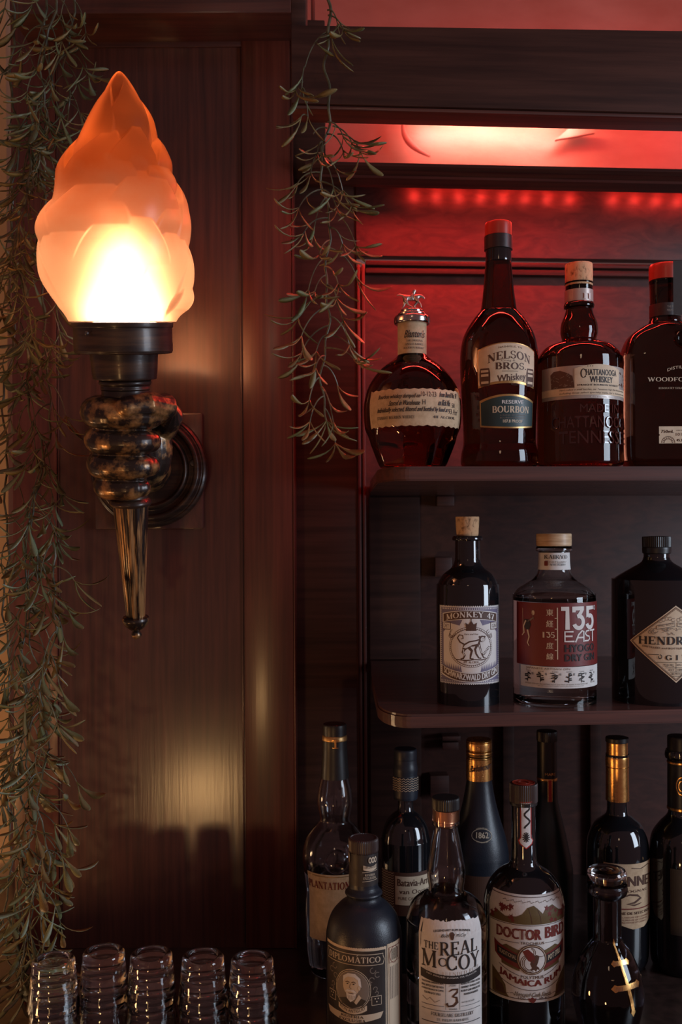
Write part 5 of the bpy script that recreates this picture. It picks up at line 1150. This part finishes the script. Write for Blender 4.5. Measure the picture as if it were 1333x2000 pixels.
b = Bottle('rum_bottle', 1330, 1.16, LOWZ, [(54, 1868), (59, 1850), (60, 1700), (59, 1660), (54, 1630), (40, 1608), (26, 1592), (22, 1580, 's'), (22, 1480, 's'), (27, 1478), (27, 1464)],
           'glass_black', 'wide dark bottle with black capsule and gold emblem, cut by the edge of view', group=BK)
b.band('glass_lip', [(22, 1482), (28, 1480, 's'), (29, 1474), (28, 1467, 's'), (20, 1466)], 'stopper_clear'); b.band('cap', [(20, 1467), (24, 1465, 's'), (24, 1440), (22, 1437, 's'), (6, 1436)], 'cap_black')
b.band('capsule', [(24.6, 1578, 's'), (24, 1484, 's'), (22, 1483)], 'cap_black'); b.band('gold_band', [(24.4, 1490), (25, 1489, 's'), (25, 1486, 's'), (24.2, 1485)], 'gold'); b.band('gold_band', [(24.6, 1580), (25.4, 1579, 's'), (25.3, 1575, 's'), (24.4, 1574)], 'gold')
p = Print(b.surf(24.6, .0008), 3); p.ring(-6, 1536, 9, 17, 2, 'gold', 1, 24); p.ring(-6, 1536, 5, 10, 1.4, 'gold', 1, 20); p.build('lettering', b.root)
b.paper('label', b.surf(60), [(-40, 1700), (80, 1700), (80, 1830), (-40, 1830)], 'label_dark'); p = Print(b.surf(60, .0006), 5); p.serif('LA', -12, 22, 1714, 1732, 'ink_grey'); p.build('lettering', b.root)

# ---------------------------------------------------------------- stacked upturned shot glasses
def glass_mesh():
    h, rr, rt, t = 0.0500, 0.0262, 0.0205, 0.0017; pr = [(rr - t, 0), (rr - t * .5, -.0003 + .0003), (rr, .0008)]
    for k in range(1, 19):
        z = h * k / 18; pr.append((rr + (rt - rr) * z / h + 0.0002 * math.sin(z / h * PI * 7), z))
    pr[-1] = (rt - .001, h - .0006); pr += [(rt - .003, h), (rt - .0052, h - .0006), (rt - .0062, h - .0022), (.0, h - .0026)]
    inn = [(.0, h - .0125), (rt - t - .004, h - .0125), (rt - t - .0008, h - .0145)] + [(rr - t + (rt - rr) * z / h - .0002, z) for z in [h * .6, h * .4, h * .2]] + [(rr - t, 0)]
    prof = pr + inn
    def scal(a, z): return 1 + 0.007 * math.cos(a * 7) * math.sin(z / h * PI * 4) if .004 < z < h - .006 else 1
    m = MB(); seg = 56; v = []; f = []
    for i, (r_, z) in enumerate(prof):
        for k in range(seg):
            a = 2 * PI * k / seg; s_ = scal(a, z) if i < 20 else 1
            v.append((max(r_, 1e-5) * s_ * math.cos(a), max(r_, 1e-5) * s_ * math.sin(a), z))
    n = len(prof)
    for i in range(n - 1):
        for k in range(seg):
            k2 = (k + 1) % seg; f.append((i * seg + k, i * seg + k2, (i + 1) * seg + k2, (i + 1) * seg + k))
    m.add(v, f); return m
proto = None
GX = [(105, 'stack behind the vine'), (203, 'stack beside the vine'), (296, 'middle stack of the five'), (397, 'stack one before the rum bottles'), (493, 'stack nearest the rum bottles')]
LV = ['bottom', 'middle', 'topmost']
for i, (px, where) in enumerate(GX):
    base = P(px, 1930, 0.985 + 0.006 * ((i * 3) % 4 - 1)); base.z = LOWZ
    for lv in range(3):
        if proto is None:
            proto = glass_mesh().build('shot_glass', 'glass_clear', None, sharp=50); o = proto
        else:
            o = proto.copy(); C.objects.link(o)
        o.location = (base.x + 0.0006 * (lv % 2), base.y, base.z + 0.0003 + lv * 0.0215); o.rotation_euler.z = i * 1.3 + lv * .5
        tag(o, 'clear upturned shot glass, %s in the %s' % (LV[lv], where), 'glass', 'upturned shot glasses stacked along the counter')

# ---------------------------------------------------------------- hanging vines
def leaf_mesh(n, wd, bend, twist, mat):
    v = []; f = []; N = 7
    for i in range(N + 1):
        t = (0, .22, .42, .60, .75, .88, .965, 1)[i]; w_ = wd * (.17, .22, .50, .86, 1.0, .86, .50, .10)[i]; ang = twist * t; x = math.sin(bend * t) / bend if bend else t; z = (1 - math.cos(bend * t)) / bend if bend else 0
        th = 0.022 * (1 - t * .6)
        c_, s_ = math.cos(ang), math.sin(ang)
        for (yy, zz) in ((-w_, w_ * .35), (0, -th), (w_, w_ * .35), (0, th * .8)):
            v.append((x, yy * c_ - zz * s_, z + yy * s_ + zz * c_))
    for i in range(N):
        for k in range(4): k2 = (k + 1) % 4; f.append((i * 4 + k, i * 4 + k2, (i + 1) * 4 + k2, (i + 1) * 4 + k))
    f += [(3, 2, 1, 0), (N * 4, N * 4 + 1, N * 4 + 2, N * 4 + 3)]
    me = bpy.data.meshes.new('leaf'); me.from_pydata(v, [], f); me.materials.append(M(mat)); me.polygons.foreach_set('use_smooth', [True] * len(f)); me.update(); return me
LEAVES = []
for i, mat in enumerate(('leaf_green', 'leaf_olive', 'leaf_pale', 'leaf_olive', 'leaf_green')):
    for (wd, bd, tw_) in ((.095, 1.0, .3), (.080, .65, -.6), (.105, 1.4, .7)): LEAVES.append(leaf_mesh(7, wd, bd, tw_, mat))
def qb(a, b_, c, n=7): return [a * (1 - t) ** 2 + b_ * 2 * t * (1 - t) + c * t * t for t in [k / n for k in range(n + 1)]]
def vine(pts, env, label, seed, group, step=(36, 60), leaf=(40, 64), extra=(), dyr=0.02, maxl=296, ymin=-30, pairs=1.15, mats=None):
    """pts: (px, py, d) down the main stem; env(py) -> reach left, right in pixels"""
    rnd = random.Random(seed); W = [P(*q) for q in pts]; root = empty('hanging_vine', W[0]); tag(root, label, 'vine', group)
    st = MB(); o0 = W[0]
    # smooth main stem
    path = []; px = []
    for i in range(len(pts) - 1):
        q0, q1, q2, q3 = [pts[min(max(i + k, 0), len(pts) - 1)] for k in (-1, 0, 1, 2)]
        n = 6
        for k in range(n):
            t = k / n; px.append(tuple(0.5 * ((2 * q1[j]) + (q2[j] - q0[j]) * t + (2 * q0[j] - 5 * q1[j] + 4 * q2[j] - q3[j]) * t * t + (3 * q1[j] - q0[j] - 3 * q2[j] + q3[j]) * t ** 3) for j in range(3)))
    px.append(tuple(pts[-1])); px = [(q[0] + 5 * math.sin(q[1] * .031 + seed) + 3 * math.sin(q[1] * .083), q[1], q[2] + .004 * math.sin(q[1] * .05 + seed)) for q in px]
    path = [P(*q) for q in px]; n = len(path)
    st.tube([q - o0 for q in path], [0.0016 - 0.0007 * k / n for k in range(n)], 7)
    def at(py):
        for a, c in zip(px, px[1:]):
            if a[1] <= py <= c[1]:
                t = (py - a[1]) / max(1e-6, c[1] - a[1]); return tuple(a[j] + (c[j] - a[j]) * t for j in range(3))
        return px[-1]
    cnt = [0]
    def add_leaf(pos, dirv, ln, side):
        if cnt[0] >= maxl: return
        cnt[0] += 1
        X_ = dirv.normalized(); up = Vector((side * .5, rnd.choice((-1.4, -.7, .2)), rnd.uniform(.2, 1.0)))
        Z_ = (up - X_ * up.dot(X_)); Z_ = Z_.normalized() if Z_.length > .01 else Vector((0, 0, 1)); Y_ = Z_.cross(X_)
        me = rnd.choice(mats or LEAVES); o = bpy.data.objects.new('leaf', me); C.objects.link(o); o.parent = root
        o.matrix_local = Matrix.Translation(pos - o0) @ Matrix((X_, Y_, Z_)).transposed().to_4x4() @ Matrix.Scale(ln, 4)
    def twig(a, c, d, side, nl=4, depth=0):
        s_ = d / F
        A = P(a[0], a[1], a[2]); B_ = P(c[0], c[1], c[2]); mid = A.lerp(B_, .5) + Vector((side * abs(c[0] - a[0]) * .18 * s_, rnd.uniform(-.006, .004), 0.006 + .15 * abs(c[1] - a[1]) * s_ * (0 if side == 0 else 1)))
        q = qb(A, mid, B_); st.tube([v_ - o0 for v_ in q], [0.0009 - .00035 * k / 7 for k in range(8)], 5)
        dirv = (q[-1] - q[-3]).normalized()
        for k in range(nl):                   # fan of blades at the tip
            fan = (k - (nl - 1) / 2) * rnd.uniform(.35, .55); cs, sn = math.cos(fan), math.sin(fan)
            dv_ = Vector((dirv.x * cs - dirv.z * sn, dirv.y + rnd.uniform(-.5, .3), dirv.x * sn + dirv.z * cs))
            add_leaf(B_ - dirv * rnd.uniform(0, .004), dv_, rnd.uniform(*leaf) * s_, (1 if dv_.x > 0 else -1))
        if rnd.random() < .55:
            k = rnd.choice((3, 4, 5)); dv_ = dirv + Vector((rnd.uniform(-.9, .9), rnd.uniform(-.4, .2), rnd.uniform(-.3, .3))); add_leaf(q[k], dv_, rnd.uniform(*leaf) * s_ * .85, 1 if dv_.x > 0 else -1)
    for (x0, y0, x1, y1, nl) in extra:
        d = at(y0)[2]; twig((x0, y0, d), (x1, y1, d - .004), d, 1 if x1 > x0 else -1, nl)
    y = max(ymin, pts[0][1]); side = 1; yend = pts[-1][1]
    while y < yend - 12:
        a = at(y); L_, R_ = env(y)
        for q in range(1 + (rnd.random() < pairs - 1)):
            side = -side; reach = (R_ if side > 0 else L_) * rnd.uniform(.30, .82)
            drop = rnd.uniform(26, 80)
            if reach > 4:
                tip = (a[0] + side * max(6, reach - 8), y + drop, a[2] + rnd.uniform(-dyr, dyr * .4)); twig(a, tip, a[2], side, rnd.choice((2, 3, 3, 4, 4)))
        y += rnd.uniform(*step)
    a = px[-1]; B_ = P(*a)
    for k in range(6): th_ = -PI / 2 + (k - 2.5) * .34; add_leaf(B_, Vector((math.cos(th_), rnd.uniform(-.3, .1), math.sin(th_))), rnd.uniform(*leaf) * a[2] / F, 1 if math.cos(th_) > 0 else -1)
    st.build('stem', 'vine_stem', root)
    return root
DM = 0.955
def envm(y):
    tb = [(-30, 8, 30), (60, 20, 30), (120, 8, 4), (200, 8, 8), (270, 30, 60), (320, 78, 88), (420, 82, 86), (500, 88, 80), (560, 84, 76), (640, 78, 80), (700, 72, 96), (760, 60, 60), (820, 34, 38), (860, 30, 30)]
    for a, b_ in zip(tb, tb[1:]):
        if a[0] <= y <= b_[0]: t = (y - a[0]) / (b_[0] - a[0]); return a[1] + (b_[1] - a[1]) * t, a[2] + (b_[2] - a[2]) * t
    return (20, 20)
vine([(636, -60, DM), (638, 0, DM), (641, 60, DM), (640, 120, DM), (643, 165, DM), (638, 240, DM), (631, 300, DM), (634, 380, DM), (641, 450, DM), (641, 560, DM), (637, 640, DM), (633, 720, DM), (633, 790, DM), (636, 822, DM)],
     envm, 'olive green vine hanging from the beam beside the upper shelf', 7, 'hanging vines', step=(15, 25), leaf=(56, 84), mats=LEAVES[3:6] + LEAVES[9:12] + LEAVES[0:2], ymin=262, maxl=290, dyr=.03,
     extra=[(640, 20, 660, 48, 4), (641, 30, 672, 62, 3), (640, 62, 596, 132, 0), (596, 130, 590, 172, 2), (592, 160, 577, 178, 3), (592, 172, 602, 230, 2), (600, 226, 586, 236, 2), (600, 200, 606, 188, 1), (640, 238, 672, 270, 3), (650, 246, 690, 284, 3), (660, 262, 706, 300, 3), (640, 250, 612, 262, 0), (642, 76, 650, 84, 2)])
def envl(rt, lf=50):
    def f_(y): return (lf, rt * (0.85 + 0.25 * math.sin(y * .013)))
    return f_
VG = 'hanging vines'
vine([(88, -50, 1.10), (92, 60, 1.10), (96, 200, 1.11), (84, 300, 1.14), (84, 420, 1.15), (72, 520, 1.15), (90, 640, 1.13), (92, 760, 1.10), (100, 860, 1.09), (66, 960, 1.08), (52, 1100, 1.08), (50, 1300, 1.08), (54, 1400, 1.08), (60, 1600, 1.08), (58, 1800, 1.07), (50, 1900, 1.05)],
     envl(96, 66), 'long vine on the panelling edge, its stem running beside the torch lamp', 3, VG, step=(34, 52), leaf=(58, 88), maxl=298)
vine([(150, -50, 1.09), (138, 40, 1.09), (130, 130, 1.10), (136, 200, 1.10), (112, 262, 1.12)], lambda y: (50, 56), 'short thin vine at the top left, ending above the glass flame', 13, VG, step=(28, 44), leaf=(54, 80), dyr=.01)
vine([(30, -50, 1.12), (22, 120, 1.12), (34, 300, 1.13), (18, 480, 1.13), (26, 640, 1.13), (8, 800, 1.12), (14, 980, 1.11), (10, 1200, 1.11), (22, 1420, 1.11), (20, 1640, 1.1), (10, 1850, 1.08), (24, 1890, 1.06)],
     envl(80, 60), 'leafy vine against the cream wall at the far left', 31, VG, step=(38, 60), leaf=(58, 86), maxl=290)
vine([(98, 1060, 1.06), (110, 1160, 1.06), (104, 1240, 1.06), (82, 1330, 1.06), (90, 1440, 1.06), (78, 1560, 1.05), (92, 1700, 1.05), (80, 1860, 1.04), (96, 1900, 1.04)],
     envl(96, 56), 'lower vine spray reaching out over the panelling above the glasses', 44, VG, step=(32, 48), leaf=(58, 86), maxl=280)
def envt(y): return (62, 56) if y < 320 or y > 610 else (60, 14)
vine([(58, 180, 1.12), (62, 320, 1.09), (44, 400, 1.06), (34, 480, 1.05), (44, 570, 1.06), (70, 650, 1.08), (84, 700, 1.10)], envt, 'vine tangle lit orange behind the left of the glass flame', 52, VG, step=(15, 24), leaf=(46, 72), maxl=280, dyr=.014)
vine([(66, 640, 1.10), (52, 760, 1.09), (84, 880, 1.08), (66, 1000, 1.07), (70, 1120, 1.07), (60, 1240, 1.07), (78, 1340, 1.07)], envl(84, 64), 'vine spray beside the bronze hand and the handle of the torch', 61, VG, step=(20, 32), leaf=(50, 78), maxl=290)
vine([(40, 1280, 1.09), (58, 1400, 1.08), (40, 1520, 1.08), (56, 1640, 1.07), (36, 1760, 1.06), (50, 1850, 1.05)], envl(80, 60), 'vine tail hanging low at the corner, just left of the stacked glasses', 77, VG, step=(20, 32), leaf=(50, 78), maxl=290)
vine([(112, -60, 1.06), (100, 40, 1.06), (82, 150, 1.07), (88, 260, 1.09), (76, 330, 1.10)], envl(64, 56), 'vine at the top left corner, nearest of those above the glass flame', 83, VG, step=(20, 32), leaf=(48, 76), maxl=200)
